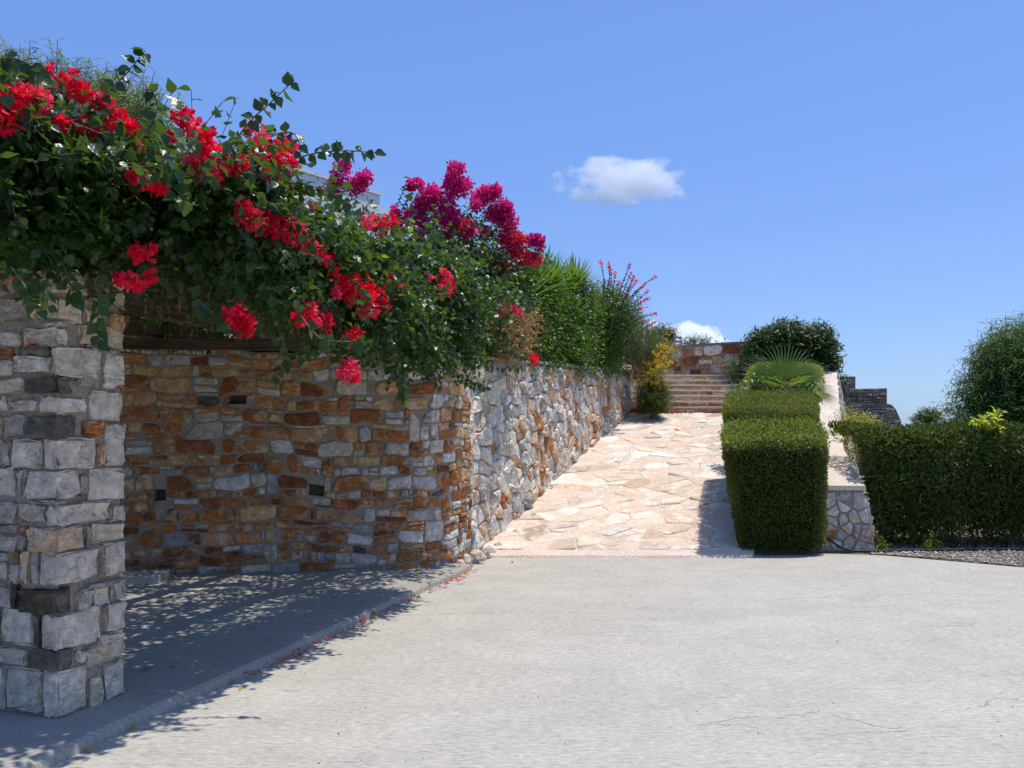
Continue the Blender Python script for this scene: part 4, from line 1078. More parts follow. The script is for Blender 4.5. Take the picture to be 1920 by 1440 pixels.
# ---- magenta bougainvillea on the terrace
root = empty('bougainvillea', (-.9, 12.6, 2.36), 'magenta bougainvillea bush with upright flower plumes behind the wall corner', 'bush')
mb = [B(690, 540, 11.8, .36), B(760, 540, 11.8, .45), B(840, 520, 12, .65), B(920, 530, 12.3, .5), B(960, 520, 12.6, .35), B(820, 440, 12.3, .3), B(880, 450, 12.4, .32), B(900, 620, 12, .5), B(800, 600, 11.6, .6), B(720, 470, 12, .25), B(640, 470, 11.8, .25)]
pts, dd = blob_points(mb, 2700, .4); s3 = twigs(pts, dd + np.array([.1, -.2, .3]), 9, .4, .2, .05)
plumes = [((600, 430), (620, 390), (640, 330)), ((620, 430), (650, 390), (680, 330)), ((640, 450), (660, 400), (672, 350)), ((720, 430), (745, 385), (765, 335)), ((735, 430), (760, 380), (778, 350)), ((800, 440), (840, 380), (858, 310)),
          ((830, 440), (850, 390), (855, 330)), ((840, 440), (880, 400), (935, 355)), ((780, 450), (800, 410), (820, 365)), ((880, 450), (930, 430), (955, 390)), ((930, 480), (975, 470), (1012, 450)), ((560, 430), (580, 400), (590, 360)), ((600, 440), (590, 400), (600, 375))]
pp, pa, pn = [], [], []; sb = Bag()
for ct in plumes:
    S, ax, nv = spray(list(ct), 12.0, 26); pp.append(S); pa.append(ax); pn.append(nv); V, Fc = tube(S, np.linspace(.010, .004, 26), 4); sb.add(V, Fc)
Pm = np.concatenate([s3[0], *pp]); Am = np.concatenate([s3[1], *pa]); Nm = np.concatenate([s3[2], *pn])
leaf_mesh('foliage', Pm, Am, Nm, .055 * rng.uniform(.6, 1.25, len(Pm)), 'heart', M['vine_leaf_back'], root)
V, Fc = stems_from(s3[3], 4, .004); obj('twigs', V, Fc, M['bark'], root, kind='stuff'); sb.build('upright_stems', M['bark'], root, kind='stuff')
mags = [(648, 308, 8, 0), (640, 325, 12, 0), (630, 345, 10, 0), (622, 355, 7, 0), (685, 332, 10, 0), (675, 342, 12, 0), (660, 350, 9, 0), (780, 344, 10, 0), (770, 350, 6, 0), (857, 315, 9, 0), (853, 330, 14, 0), (848, 348, 15, 0), (862, 352, 13, 0), (870, 345, 8, 0), (810, 362, 14, 0), (800, 375, 15, 0),
        (820, 375, 13, 0), (785, 385, 9, 0), (843, 395, 15, 0), (845, 408, 14, 0), (830, 408, 10, 0), (915, 362, 12, 0), (930, 358, 9, 0), (900, 372, 13, 0), (892, 385, 8, 0), (935, 392, 14, 0), (950, 390, 12, 0), (940, 408, 13, 0), (955, 415, 12, 0), (925, 400, 10, 0), (770, 405, 13, 0), (792, 412, 13, 0),
        (798, 432, 9, 0), (802, 447, 11, 0), (812, 452, 8, 0), (838, 436, 9, 0), (872, 424, 12, 1), (878, 434, 10, 1), (910, 434, 10, 0), (950, 440, 12, 1), (962, 452, 14, 1), (975, 448, 10, 1), (945, 456, 10, 1), (1005, 450, 11, 1), (1010, 458, 8, 1), (975, 478, 12, 1), (990, 484, 12, 1), (1003, 488, 10, 1), (960, 474, 9, 1),
        (935, 498, 9, 0), (948, 502, 9, 1), (585, 392, 8, 0), (745, 412, 10, 0), (728, 420, 6, 0), (632, 389, 6, 0), (905, 473, 5, 1), (935, 520, 6, 0), (820, 487, 6, 0), (760, 462, 4, 0), (958, 553, 4, 1), (933, 548, 6, 0), (740, 400, 8, 0), (700, 420, 8, 1), (715, 430, 8, 1)]
for (x, y, r, pk) in mags:
    D = 11.55 if x < 900 else 11.9; cluster(root, W(x, y, D), r * D / F * 1.42, M['pinkred'] if pk and rng.random() < .6 else M['magenta'], size=.042)

# ---- hedge shell helper
def shell_pts(quads, dens, depth, cen=None):
    """quads: (corner fn) bilinear patches p00 p10 p11 p01 with outward normal; leaf points jittered inwards"""
    P_, N_ = [], []
    for (a, b, c_, d_) in quads:
        a, b, c_, d_ = map(lambda q: np.array(q, float), (a, b, c_, d_)); n_ = nrm(np.cross(b - a, d_ - a)); n_ = -n_ if cen is not None and n_ @ ((a + b + c_ + d_) / 4 - cen) < 0 else n_; ar = np.linalg.norm(np.cross(b - a, d_ - a)) * .5 + np.linalg.norm(np.cross(c_ - b, c_ - d_)) * .5
        k = int(ar * dens); u, v = rng.random((2, k, 1)); p = a * (1 - u) * (1 - v) + b * u * (1 - v) + c_ * u * v + d_ * (1 - u) * v
        p = p - n_ * (rng.random((k, 1)) ** 1.6 * depth) + n_ * np.abs(rng.normal(0, .006, (k, 1))); P_.append(p); N_.append(np.tile(n_, (k, 1)))
    return np.concatenate(P_), np.concatenate(N_)
def box_hedge(root, prof, dens, depth, size, mat, rr=.10, core=True, name='foliage', matfn=None, sunlit_tint=None, shoots=0):
    """prof(t)-> (xl_bottom, xl_top, xr_top, xr_bottom, y, z_bottom, z_top), t in 0..1; rounded edges"""
    T = np.array([0, .035, .15, .3, .45, .6, .8, .965, 1.0]); rings = []
    for t in T:
        xlb, xlt, xrt, xrb, y, zb, zt = prof(t)
        if t in (0., 1.): xlb += .035; xlt += .035; xrt -= .035; xrb -= .035; zt -= .05
        m = .5 * (zb + zt)
        ring = [(xlb, zb), (xlt * .5 + xlb * .5 - .01, m), (xlt, zt - rr * 1.3), (xlt + rr * .35, zt - rr * .35), (xlt + rr * 1.3, zt), ((xlt + xrt) / 2, zt + .01), (xrt - rr * 1.3, zt), (xrt - rr * .35, zt - rr * .35), (xrt, zt - rr * 1.3), (xrt * .5 + xrb * .5 + .01, m), (xrb, zb)]
        rings.append([(x, y, z) for x, z in ring])
    quads = []; n_ = len(rings[0])
    for i in range(len(T) - 1):
        for j in range(n_ - 1): quads.append((rings[i][j], rings[i][j + 1], rings[i + 1][j + 1], rings[i + 1][j]))
    quads = [(a, d_, c_, b) for (a, b, c_, d_) in quads]
    for k, sgn in ((0, 1), (-1, -1)):   # ends
        R_ = rings[k]; y_ = R_[0][1]
        hw = (R_[-1][0] - R_[0][0])
        xs0 = R_[0][0]; L_ = [(R_[0], R_[-1], R_[9], R_[1]), (R_[1], R_[9], R_[8], R_[2]), (R_[2], R_[8], R_[7], R_[3]), (R_[3], R_[7], R_[6], R_[4])]
        for q in L_: quads.append(q if sgn > 0 else q[::-1])
    P_, N_ = shell_pts(quads, dens, depth, np.mean([p for r_ in rings for p in r_], 0) - np.array([0, 0, .2]))
    # make sure normals point outward
    cen = np.array([np.mean([p for r in rings for p in r], 0)])[0]
    P_ += (vnoise(P_, 2.3)[:, None] * .022 + vnoise(P_, 7)[:, None] * .016) * N_
    ax = nrm(N_ * .7 + rng.normal(0, .7, P_.shape)); nv = nrm(N_ * .6 + np.array([0, 0, .5]) + rng.normal(0, .6, P_.shape))
    sz = size * rng.uniform(.6, 1.3, len(P_))
    ups = np.clip(N_[:, 2], 0, 1)[:, None]; nv = nrm(nv + ups * np.array([0, -.1, .8]))
    if shoots:
        k_ = np.where(N_[:, 2] > .3)[0]; k_ = rng.choice(k_, min(shoots, len(k_)), replace=False); P_[k_] += N_[k_] * rng.uniform(.01, .055, (len(k_), 1)); ax[k_] = nrm(N_[k_] + rng.normal(0, .3, (len(k_), 3)))
    if sunlit_tint is not None:  # upper leaves split off to carry the painted-in sunlit colour
        f_ = sunlit_tint(P_, N_); leaf_mesh('sunlit_tint_foliage', P_[f_], ax[f_], nv[f_], sz[f_] * 1.08, 'oval', M['sunlit_tint'], root); P_, ax, nv, sz, N_ = P_[~f_], ax[~f_], nv[~f_], sz[~f_], N_[~f_]
    if matfn is None: leaf_mesh(name, P_, ax, nv, sz, 'oval', mat, root)
    else:
        m2 = matfn(P_); leaf_mesh(name, P_[~m2], ax[~m2], nv[~m2], sz[~m2], 'oval', mat, root); leaf_mesh('olive_foliage', P_[m2], ax[m2], nv[m2], sz[m2], 'oval', M['box_leaf_olive'], root)
    # woody heart: inner twigs
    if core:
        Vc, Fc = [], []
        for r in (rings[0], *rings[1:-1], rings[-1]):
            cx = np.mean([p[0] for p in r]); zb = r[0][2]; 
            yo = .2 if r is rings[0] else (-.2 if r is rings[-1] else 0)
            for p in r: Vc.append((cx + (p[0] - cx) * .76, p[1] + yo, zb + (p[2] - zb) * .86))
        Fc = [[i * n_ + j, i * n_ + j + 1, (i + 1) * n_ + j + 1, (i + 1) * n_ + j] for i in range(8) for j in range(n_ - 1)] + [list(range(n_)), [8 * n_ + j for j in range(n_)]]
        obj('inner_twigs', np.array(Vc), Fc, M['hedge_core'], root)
M['sunlit_tint'] = mat_leaf('sunlit_tint_box_leaf', (.12, .14, .02), (.24, .25, .05), .34, .38, .4)  # paler box leaf: sunlight on the hedge's front top put into its colour
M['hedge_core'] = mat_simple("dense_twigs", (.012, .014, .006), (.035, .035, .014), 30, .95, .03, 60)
def hedge_prof(D0, D1, z0, sl, wd=0.0):
    def prof(t):
        D = D0 + (D1 - D0) * t; xl = np.interp(D, [10.78, 13.93], [2.66, 3.47]); xr = np.interp(D, [10.78, 13.93], [3.98, 4.98]) - wd; zb = ramp_z(D) * .8 + .02
        return (xl + .22, xl, xr, xr - .04, D, zb, z0 + sl * (D - D0))
    return prof
root = empty('clipped_hedge', (3.7, 12.3, .3), 'higher olive green tier of the clipped hedge, behind the tall front block', 'hedge')
box_hedge(root, hedge_prof(12.12, 13.93, 1.90, .18, .05), 7500, .18, .028, M['box_leaf_olive'], .09, shoots=1500)
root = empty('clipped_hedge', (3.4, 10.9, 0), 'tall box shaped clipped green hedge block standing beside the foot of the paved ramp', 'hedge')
box_hedge(root, hedge_prof(10.78, 12.20, 1.48, .19), 8500, .22, .031, M['box_leaf'], .12, shoots=4200, sunlit_tint=lambda P_, N_: (P_[:, 2] > 1.34 + .19 * (P_[:, 1] - 10.78) + .06 * vnoise(P_, 3.)) & (rng.random(len(P_)) < .7))
for k in range(5): x = 3.05 + .18 * k; V, Fc = tube([(x, 11.0, 0), (x + .03, 11.05, .3), (x - .03, 11.1, .7)], [.022, .018, .012], 6); obj('trunk', V, Fc, M['bark'], root)

root = empty('clipped_shrub', (5.5, 16.6, 2.0), 'rounded lime green clipped shrub rising behind the fan palm', 'shrub')
def prof2(t):
    D = 16.6 + 1.5 * t; c = 5.42 + .3 * t; b = math.sin(math.pi * (.18 + .64 * t)); return (c - .75, c - .78, c + .66, c + .62, D, 2.0, 2.72 + .22 * b)
box_hedge(root, prof2, 3800, .12, .03, mat_leaf("bright_box_leaf", (.20, .26, .03), (.32, .36, .06), .3, .5, .3), .17)
root = empty('clipped_shrub', (4.6, 15.9, 1.5), 'small pale green rounded shrub at the left edge of the fan palm', 'shrub')
def prof3(t):
    D = 15.9 + .6 * t; c = 4.62; return (c - .28, c - .30, c + .35, c + .35, D, 1.6, 2.42 + .14 * math.sin(math.pi * t))
box_hedge(root, prof3, 3800, .12, .032, mat_leaf("pale_box_leaf", (.15, .20, .03), (.24, .28, .06), .3, .45, .4), .14)

# ---- generic bush
def bush(name, label, cat, base, blobs, n, leaf, size, mat, tl=7, tlen=.28, droop=.05, up=.25, pw=.4, stems=3, stem_r=.004, trunk=None, group=None, foliage='foliage', tm='bark', jitter=.35, bias=(0, 0, 0), cull=None):
    root = empty(name, base, label, cat, group)
    pts, dd = blob_points(blobs, n, pw); s = twigs(pts, dd + np.array(bias), tl, tlen, droop, size, jitter, up)
    if cull is not None:
        kt = cull(s[3][:, -1]); km = np.repeat(kt, s[3].shape[1]); s = (s[0][km], s[1][km], s[2][km], s[3][kt])
    leaf_mesh(foliage, s[0], s[1], s[2], size * rng.uniform(.65, 1.25, len(s[0])), leaf, mat, root)
    if stems: V, Fc = stems_from(s[3], stems, stem_r); obj('twigs', V, Fc, M[tm], root, kind='stuff')
    for b in (trunk or []):
        pts_ = [np.array(base, float), *[np.array(q, float) for q in b[1]]]; V, Fc = tube(pts_, np.linspace(b[0], b[0] * .45, len(pts_)), 7); obj('trunk', V, Fc, M['bark'], root)
    return root
def auto_trunk(base, blobs, r=.05, k=4):
    return [(r * rng.uniform(.7, 1.1), [np.array(base) * .5 + np.array(b[:3]) * .5 + rng.normal(0, .08, 3), b[:3]]) for b in [blobs[i] for i in rng.choice(len(blobs), min(k, len(blobs)), replace=False)]]

bush('shrub', 'low sunlit shrub row glimpsed through the beams behind the pergola wall', 'shrub', (-3.0, 10.6, 2.36), [(x_, 10.3 + .1 * x_, 2.62, .36, .24) for x_ in np.arange(-5.4, -.9, .42)], 1500, 'oval', .06, M['yellowbush'], 7, .22, .05, .3)
# green shrubs spilling over the ramp wall
sb1 = [(b_[0] - .38, b_[1] + .1, b_[2], b_[3] * .9, b_[4]) for b_ in [B(930, 640, 11.9, .40), B(990, 630, 13.2, .55), B(1040, 620, 14.3, .62), B(1080, 650, 15.2, .5), B(1110, 600, 16, .68), B(1150, 640, 16.8, .6), B(1180, 655, 17.5, .45), B(1000, 600, 13.9, .4), B(1060, 600, 15, .4), B(1130, 600, 16.4, .35), B(1180, 610, 17.8, .45), B(950, 590, 12.6, .4)]] + [B(1000, 605, 13.2, .32), B(1040, 595, 13.9, .35), B(1088, 590, 15.0, .34), B(1128, 600, 15.9, .34), B(1160, 612, 16.8, .34), B(1185, 640, 17.6, .28), B(1020, 570, 13.9, .22)] + [(b_[0] - .16, *b_[1:]) for b_ in [B(985, 668, 12.9, .26), B(1025, 672, 13.7, .26), B(1065, 672, 14.6, .27), B(1095, 672, 15.4, .27), B(1125, 672, 16.1, .27), B(1155, 674, 17.0, .27), B(1180, 676, 17.8, .26), B(1010, 640, 13.3, .26), B(1050, 640, 14.2, .27), B(1085, 640, 15.1, .27), B(1030, 610, 13.8, .25)]]
sb1 = [(min(b_[0], .393 * b_[1] - 4.675 - .62 * b_[3]), *b_[1:]) for b_ in sb1] + [B(1150, 605, 18.6, .5), B(1172, 628, 19.3, .45), B(1130, 580, 18.2, .42), B(1185, 655, 19.4, .3), B(1150, 660, 18.4, .35)]
bush('shrub', 'dense glossy green shrub spilling over the top of the ramp wall', 'shrub', (.6, 14.8, 2.36), sb1, 13500, 'oval', .058, M['pitt'], 8, .30, .08, .3, cull=lambda q: q[:, 0] < .393 * q[:, 1] - 4.675 + .05 + .05 * np.sin(q[:, 1] * 3), trunk=[(.05, [(.9, 14.6, 2.7), (.7, 14.2, 3.1)]), (.05, [(1.3, 15.4, 2.7), (1.5, 15.8, 3.1)])])
bush('shrub', 'dry reddish brown shrub patch beside the magenta bougainvillea above the wall', 'shrub', (.02, 11.9, 2.36), [B(955, 610, 11.5, .22), B(962, 645, 11.4, .2), B(985, 600, 11.8, .15)], 420, 'oval', .04, M['dry'], 7, .2, .05, .2, tm='palestem')
bush('shrub', 'grey green feathery shrub at the far end of the ramp wall', 'shrub', (2.6, 18.9, 2.5), [B(1195, 640, 18.3, .38), B(1215, 655, 18.6, .36), B(1200, 680, 18.4, .3), B(1222, 675, 18.8, .2)], 1500, 'needle', .07, M['greygreen'], 7, .2, -.02, .4)
rt = bush('flowering_shrub', 'yellow flowering shrub tumbling down the end of the ramp wall', 'shrub', (3.0, 19.0, 2.4), [B(1225, 690, 18.4, .22), B(1210, 710, 18.2, .2), B(1240, 665, 18.7, .2), B(1250, 655, 18.9, .14), B(1228, 720, 18.2, .18)], 650, 'oval', .04, M['yellowbush'], 7, .2, .2, 0)
for k in range(64):
    x, y = [(1222, 690), (1205, 708), (1240, 662), (1250, 652), (1226, 722), (1243, 675)][k % 6]; cluster(rt, W(x + rng.normal(0, 9), y + rng.normal(0, 10), 18.0), .035, M['yellow'], n=7, size=.038)
bush('shrub', 'dark green broom like shrub beside the foot of the steps', 'shrub', (3.05, 18.35, 1.85), [B(1225, 742, 18.2, .17, .2), B(1228, 758, 18.1, .2, .14), B(1238, 735, 18.3, .1), B(1214, 752, 18.0, .12, .14)], 1300, 'needle', .09, mat_leaf("broom_leaf", (.04, .07, .015), (.09, .11, .02), .2, .5, .3), 8, .22, -.02, .5)
bush('shrub', 'thin grey leaved shrub growing against the red wall above the steps', 'shrub', (5.7, 20.7, 2.9), [B(1385, 705, 20.6, .22), B(1378, 690, 20.6, .16), B(1395, 690, 20.7, .14)], 260, 'oval', .05, M['greygreen'], 7, .2, 0, .3)
bush('shrub', 'low dark shrub on the skyline behind the small lantern', 'shrub', (4.2, 24.5, 2.9), [B(1238, 632, 24, .32, .2), B(1250, 640, 24.3, .2, .14)], 420, 'lance', .10, M['oleander_dark'], 7, .25, 0, .4)
bush('shrub', 'tuft of sparse green leaves poking above the red wall beyond the steps', 'shrub', (5.2, 24.0, 2.9), [B(1310, 645, 23.5, .22, .1), B(1290, 650, 23.5, .15, .08), B(1350, 648, 23.2, .12, .05)], 120, 'lance', .10, M['oleander'], 6, .22, 0, .6)
ol = [(*b_[:3], b_[3] * .74, b_[4] * .74) for b_ in [B(1440, 655, 20.2, .5, .45), B(1480, 645, 20.2, .55, .5), B(1525, 650, 20.4, .5, .5), B(1545, 680, 20.6, .35, .4), B(1460, 690, 20.2, .5, .4), B(1500, 700, 20.3, .55, .4), B(1530, 700, 20.5, .24, .33), B(1425, 680, 20, .25, .3)]]
bush('oleander', 'dark rounded oleander bush against the sky above the clipped shrubs', 'bush', (6.7, 20.3, 2.6), ol, 2600, 'lance', .15, M['oleander_dark'], 9, .30, .0, .45, trunk=auto_trunk((6.7, 20.3, 2.6), ol, .05, 5))
bush('shrub', 'small dark shrub clinging to the parapet below the oleander', 'shrub', (9.0, 22.5, 2.0), [B(1574, 725, 22, .12, .24), B(1570, 705, 22, .1), B(1572, 750, 22, .12, .3), B(1574, 775, 21.5, .1, .3)], 300, 'oval', .06, M['oleander_dark'], 7, .22, 0, .2)
bush('shrub', 'yellow green bush between the parapet and the long hedge', 'shrub', (6.2, 14.0, .5), [B(1592, 800, 14.6, .10, .16), B(1612, 800, 15, .14, .1), B(1630, 800, 15.2, .10, .08), B(1592, 840, 13.6, .08, .2)], 330, 'oval', .05, M['yellowbush'], 8, .25, 0, .3)
bush('shrub', 'tiny distant scrub bush on the skyline between the stepped wall and tree', 'shrub', (17.6, 37, 1.5), [B(1740, 780, 36, .35, .25), B(1750, 785, 36, .3, .25), B(1725, 790, 36, .3, .2)], 420, 'lance', .13, M['oleander'], 6, .2, 0, .3)

# ---- yuccas
def rosette(root, c, n, L, up, mat, name='rosette', wid=.045, spread=1.0):
    az = rng.uniform(0, 2 * math.pi, n); el = np.clip(rng.normal(up, .42, n), -.15, 1.5)
    d = np.column_stack([np.cos(az) * np.cos(el) * spread, np.sin(az) * np.cos(el) * spread, np.sin(el)]); d = nrm(d); L_ = L * rng.uniform(.75, 1.15, n)
    side = nrm(np.cross(d, [0, 0, 1.])); V = []; Fc = []; tt = []
    prof = [(0, .5), (.35, 1.0), (.7, .75), (1.0, 0.03)]
    for i in range(n):
        b = len(V); tv = rng.random() * .99
        for (t, w) in prof:
            p = c + d[i] * L_[i] * t + np.array([0, 0, -.10 * L_[i] * t * t * (1 - el[i] / 1.6)]); V += [p - side[i] * w * wid / 2 + np.array([0, 0, .006]), p + side[i] * w * wid / 2 + np.array([0, 0, .006])]; tt += [tv, tv]
        for k in range(3): Fc.append([b + 2 * k, b + 2 * k + 1, b + 2 * k + 3, b + 2 * k + 2])
    return obj(name, np.array(V), Fc, mat, root, {'tint': np.array(tt)})
root = empty('yucca', (.9, 14.2, 2.36), 'broad clump of spiky yucca rosettes between magenta flowers and glossy shrub', 'plant')
for (x, y, D, n_, L) in ((1000, 548, 13.7, 110, .72), (1030, 540, 14.2, 120, .75), (1062, 548, 14.7, 100, .62), (985, 570, 13.4, 90, .7), (1045, 555, 14.1, 80, .62)):
    c = W(x, y, D); c[0] = min(c[0], .393 * D - 4.675 - .42); rosette(root, c, n_, L, .7, M['yucca']); V, Fc = tube([(c[0], c[1], 2.36), tuple(c)], [.07, .06], 7); obj('trunk', V, Fc, M['bark'], root)
root = empty('yucca', (2.2, 16.0, 2.36), 'single upright yucca rosette next to the cactus like magenta spikes', 'plant')
for (x, y, D, n_, L) in ((1112, 545, 15.9, 110, .70), (1088, 552, 15.7, 60, .5)):
    c = W(x, y, D); c[0] = min(c[0], .393 * D - 4.675 - .42); rosette(root, c, n_, L, .75, M['yucca']); V, Fc = tube([(c[0], c[1], 2.36), tuple(c)], [.07, .06], 7); obj('trunk', V, Fc, M['bark'], root)
# ---- flower-tipped stems
root = empty('flowering_shrub', (2.3, 17.3, 2.36), 'shrub of long leafy stems ending in dull magenta buds against the sky', 'shrub')
tips = [(1128, 498, 1140, 560), (1142, 502, 1148, 570), (1146, 512, 1152, 575), (1178, 503, 1158, 560), (1180, 520, 1160, 570), (1185, 526, 1162, 575), (1222, 523, 1175, 555), (1190, 532, 1160, 580), (1202, 540, 1165, 580), (1160, 535, 1150, 580), (1208, 552, 1168, 585), (1210, 562, 1170, 590), (1224, 589, 1175, 600),
        (1200, 580, 1165, 592), (1205, 604, 1175, 615), (1222, 607, 1185, 625), (1063, 505, 1075, 560), (1078, 507, 1085, 560), (1172, 562, 1150, 600), (1180, 543, 1150, 600), (1196, 570, 1160, 600), (1185, 598, 1160, 610), (1152, 520, 1148, 580), (1140, 535, 1140, 590)]
lp, la, ln_ = [], [], []
for (x, y, bx, by) in tips:
    D = 17.0 + rng.uniform(-.3, .5); b = W(bx - 14, by + 35, D); m_ = W(bx, by, D); t = W(x, y, D); tt = np.linspace(0, 1, 9)[:, None]
    S = b * (1 - tt) ** 2 + 2 * m_ * tt * (1 - tt) + t * tt ** 2; V, Fc = tube(S, np.linspace(.012, .007, 9), 5); obj('stem', V, Fc, M['bark'], root)
    k = 46; q = rng.random((k, 1)); SS = b * (1 - q) ** 2 + 2 * m_ * q * (1 - q) + t * q ** 2; lp.append(SS); la.append(nrm(rng.normal(0, 1, (k, 3)) + nrm(t - b))); ln_.append(rand_dir(k))
    e = nrm(t - m_); pp_ = t + (rng.random((34, 1)) * .11 - .02) * e + rng.normal(0, .017, (34, 3)); V, FF, t2 = leaf_arrays(pp_, nrm(e + rng.normal(0, .6, (34, 3))), rand_dir(34), .032, 'bract', rng.random(34))
    obj('flower_bud', V, FF, M['magenta'] if rng.random() < .6 else M['pinkred'], root, {'tint': t2})
pts, dd = blob_points([B(1140, 590, 17.2, .45), B(1165, 600, 17.5, .4)], 700, .5); s = twigs(pts, dd, 8, .3, 0, .05, up=.4)
lp.append(s[0]); la.append(s[1]); ln_.append(s[2])
leaf_mesh('foliage', np.concatenate(lp), np.concatenate(la), np.concatenate(ln_), .05, 'oval', M['vine_leaf_back'], root)

# ---- fan palm
root = empty('fan_palm', (4.75, 15.0, 1.1), 'small fan palm with spread green fronds between the clipped hedge and shrubs', 'palm')
def frond(c, hub, axis, nv, R, n, spread, mat, droop=.1):
    """fan of n narrow folded leaflets"""
    x, a, z = frames(axis[None], nv[None]); x, a, z = x[0], a[0], z[0]; V, Fc, tt = [], [], []
    for i in range(n):
        th = (i / (n - 1) - .5) * spread; d = math.cos(th) * a + math.sin(th) * x; s = -math.sin(th) * a + math.cos(th) * x; L = R * (1 - .18 * abs(th / spread * 2) ** 2) * rng.uniform(.92, 1.06); w = R * spread / n * .45
        b = len(V); tv = rng.random() * .99
        for (t, ww, dz) in ((.04, .12, 0), (.45, 1.0, 0), (.75, .6, -.02), (1.0, .04, -droop)):
            p = hub + d * L * t + z * dz * R + np.array([0, 0, dz * R * .6]); V += [p - s * ww * w / 2, p + z * ww * w * .25, p + s * ww * w / 2]; tt += [tv] * 3
        for k in range(3):
            for m_ in (0, 1): Fc.append([b + 3 * k + m_, b + 3 * k + m_ + 1, b + 3 * k + m_ + 4, b + 3 * k + m_ + 3])
    fr = obj('frond', np.array(V), Fc, mat, root, {'tint': np.array(tt)})
    Vt, Ft = tube([c, (c + hub) / 2 + np.array([0, 0, .02]), hub], [.012, .010, .008], 5); obj('stalk', Vt, Ft, M['palestem'], fr)
pc = W(1474, 732, 14.3)
for (hx, hy, ax, nv, R, sp, yl) in ((1470, 722, (.02, -.1, 1), (0, -1, .1), .62, 2.5, 0), (1440, 728, (-.75, -.2, .8), (.3, -1, .3), .58, 1.5, 0), (1500, 728, (.75, -.1, .7), (-.2, -1, .35), .50, 1.5, 0),
                                    (1520, 742, (1.0, -.1, .05), (-.1, -.8, .7), .42, 1.9, 1), (1530, 748, (1, -.3, -.45), (.1, -.6, .9), .42, 1.4, 1), (1420, 742, (-1, -.5, .0), (0, -.5, 1), .40, 1.5, 0), (1485, 735, (.35, -.8, .5), (.1, -.4, 1), .40, 2.3, 1), (1450, 735, (-.3, -.8, .5), (-.1, -.5, 1), .36, 2.0, 0)):
    frond(pc, W(hx, hy - 12, 14.3 + rng.uniform(-.15, .2)), np.array(ax, float), np.array(nv, float), R * 1.05, 21, sp, M['palm'] if not yl else mat_leaf("yellowing_fan_leaf", (.16, .20, .04), (.34, .32, .10), .25, .5, .4))
V, Fc = tube([(pc[0], pc[1], 1.0), tuple(pc)], [.10, .08], 8); obj('trunk', V, Fc, M['bark'], root)
bush('ground_cover_plant', 'low broad leaved plant below the fan palm behind the clipped hedge', 'plant', (4.3, 14.3, 1.3), [B(1410, 735, 14.4, .18, .12), B(1440, 738, 14.4, .2, .13), B(1480, 738, 14.5, .2, .13), B(1515, 738, 14.5, .16, .12), B(1390, 742, 14.6, .12, .1)], 380, 'oval', .07, M['pitt'], 6, .18, 0, .4)

# ---- long right hedge
root = empty('long_hedge', (7.5, 12, 0), 'long leafy oleander hedge with woody gaps near its base at right', 'hedge')
n_ = 90000
x = rng.uniform(4.5, 10.5, n_); yv = 11.35 + rng.random(n_) ** 1.3 * 1.35; z = .04 + rng.random(n_) ** .78 * 1.58
topz = 1.66 + .04 * np.sin(x * 3.1) + .03 * np.sin(x * 7.7)
leftx = 4.60 + (1.6 - z) * .20 + .36 * (yv - 11.35)
gap = (z < .20) & (yv < 12.0) & ((vnoise(np.column_stack([x * 2.2, yv * .3, z * 3]), 1.3) > -.25 + .9 * (z / .20) + .15))
sparse = (z < 1.35) & (vnoise(np.column_stack([x * 1.5, yv, z * 2]), 1.6, 3) > .55)
rowc = (z < 1.42) & (yv < 11.6 + .12 * np.sin(x * 5 + z * 3)) & (rng.random(n_) < .12)
ok = (z < topz) & (x > leftx) & ~gap & ~(sparse & (rng.random(n_) < .6)) & ~rowc
# rounded front-top edge
ok &= ~((yv < 11.35 + .28 * np.clip((z - 1.42) / .24, 0, 1) ** 2))
p = np.column_stack([x, yv, z])[ok]; top = np.clip((p[:, 2] - 1.3) / .35, 0, 1)[:, None]
# extra leaves on the top skin
k = 15000; xt = rng.uniform(4.7, 10.5, k); yt = rng.uniform(11.42, 12.75, k); pt = np.column_stack([xt, yt, 1.60 + .05 * np.sin(xt * 3.1) + .045 * vnoise(np.column_stack([xt, yt, yt]), 5) - rng.random(k) ** 2 * .15])
p = np.concatenate([p, pt]); top = np.concatenate([top, np.ones((k, 1))])
ax = nrm(rng.normal(0, .8, p.shape) + top * np.array([0, -.1, 1.1]) + (1 - top) * np.array([0, -.5, .15])); nv = nrm(rng.normal(0, .7, p.shape) + np.array([0, -.5, .5]))
leaf_mesh('foliage', p, ax, nv, .098 * rng.uniform(.65, 1.2, len(p)), 'lance', M['oleander'], root)
kk_ = 2600; xb = rng.uniform(5.0, 10.5, kk_); yb = rng.uniform(11.36, 11.7, kk_); zb = rng.uniform(.35, 1.35, kk_); sel = vnoise(np.column_stack([xb, yb, zb]), 2.2, 5) > .1; pb = np.column_stack([xb, yb, zb])[sel]
leaf_mesh('withered_leaves', pb, rand_dir(len(pb)), rand_dir(len(pb)), .075, 'lance', M['dry_dark'], root)
sbag = Bag()
for k in range(190):
    bx = rng.uniform(5.0, 10.5); by = rng.uniform(11.50, 11.9) if k < 90 else rng.uniform(11.6, 12.5); h_ = rng.uniform(.9, 1.5); lean = rng.normal(0, .22, 2)
    S = [(bx, by, 0), (bx + lean[0] * .3, by + lean[1] * .2 - .02, h_ * .35), (bx + lean[0] * .7, by + lean[1] * .3, h_ * .7), (bx + lean[0], by + lean[1] * .4, h_)]
    V, Fc = tube(S, np.linspace(rng.uniform(.006, .012), .003, 4), 4, False)
    if k < 90: obj('stem', V, Fc, M['palestem' if k % 3 else 'bark'], root)
    else: sbag.add(V, Fc)
sbag.build('inner_stems', M['palestem'], root, kind='stuff')
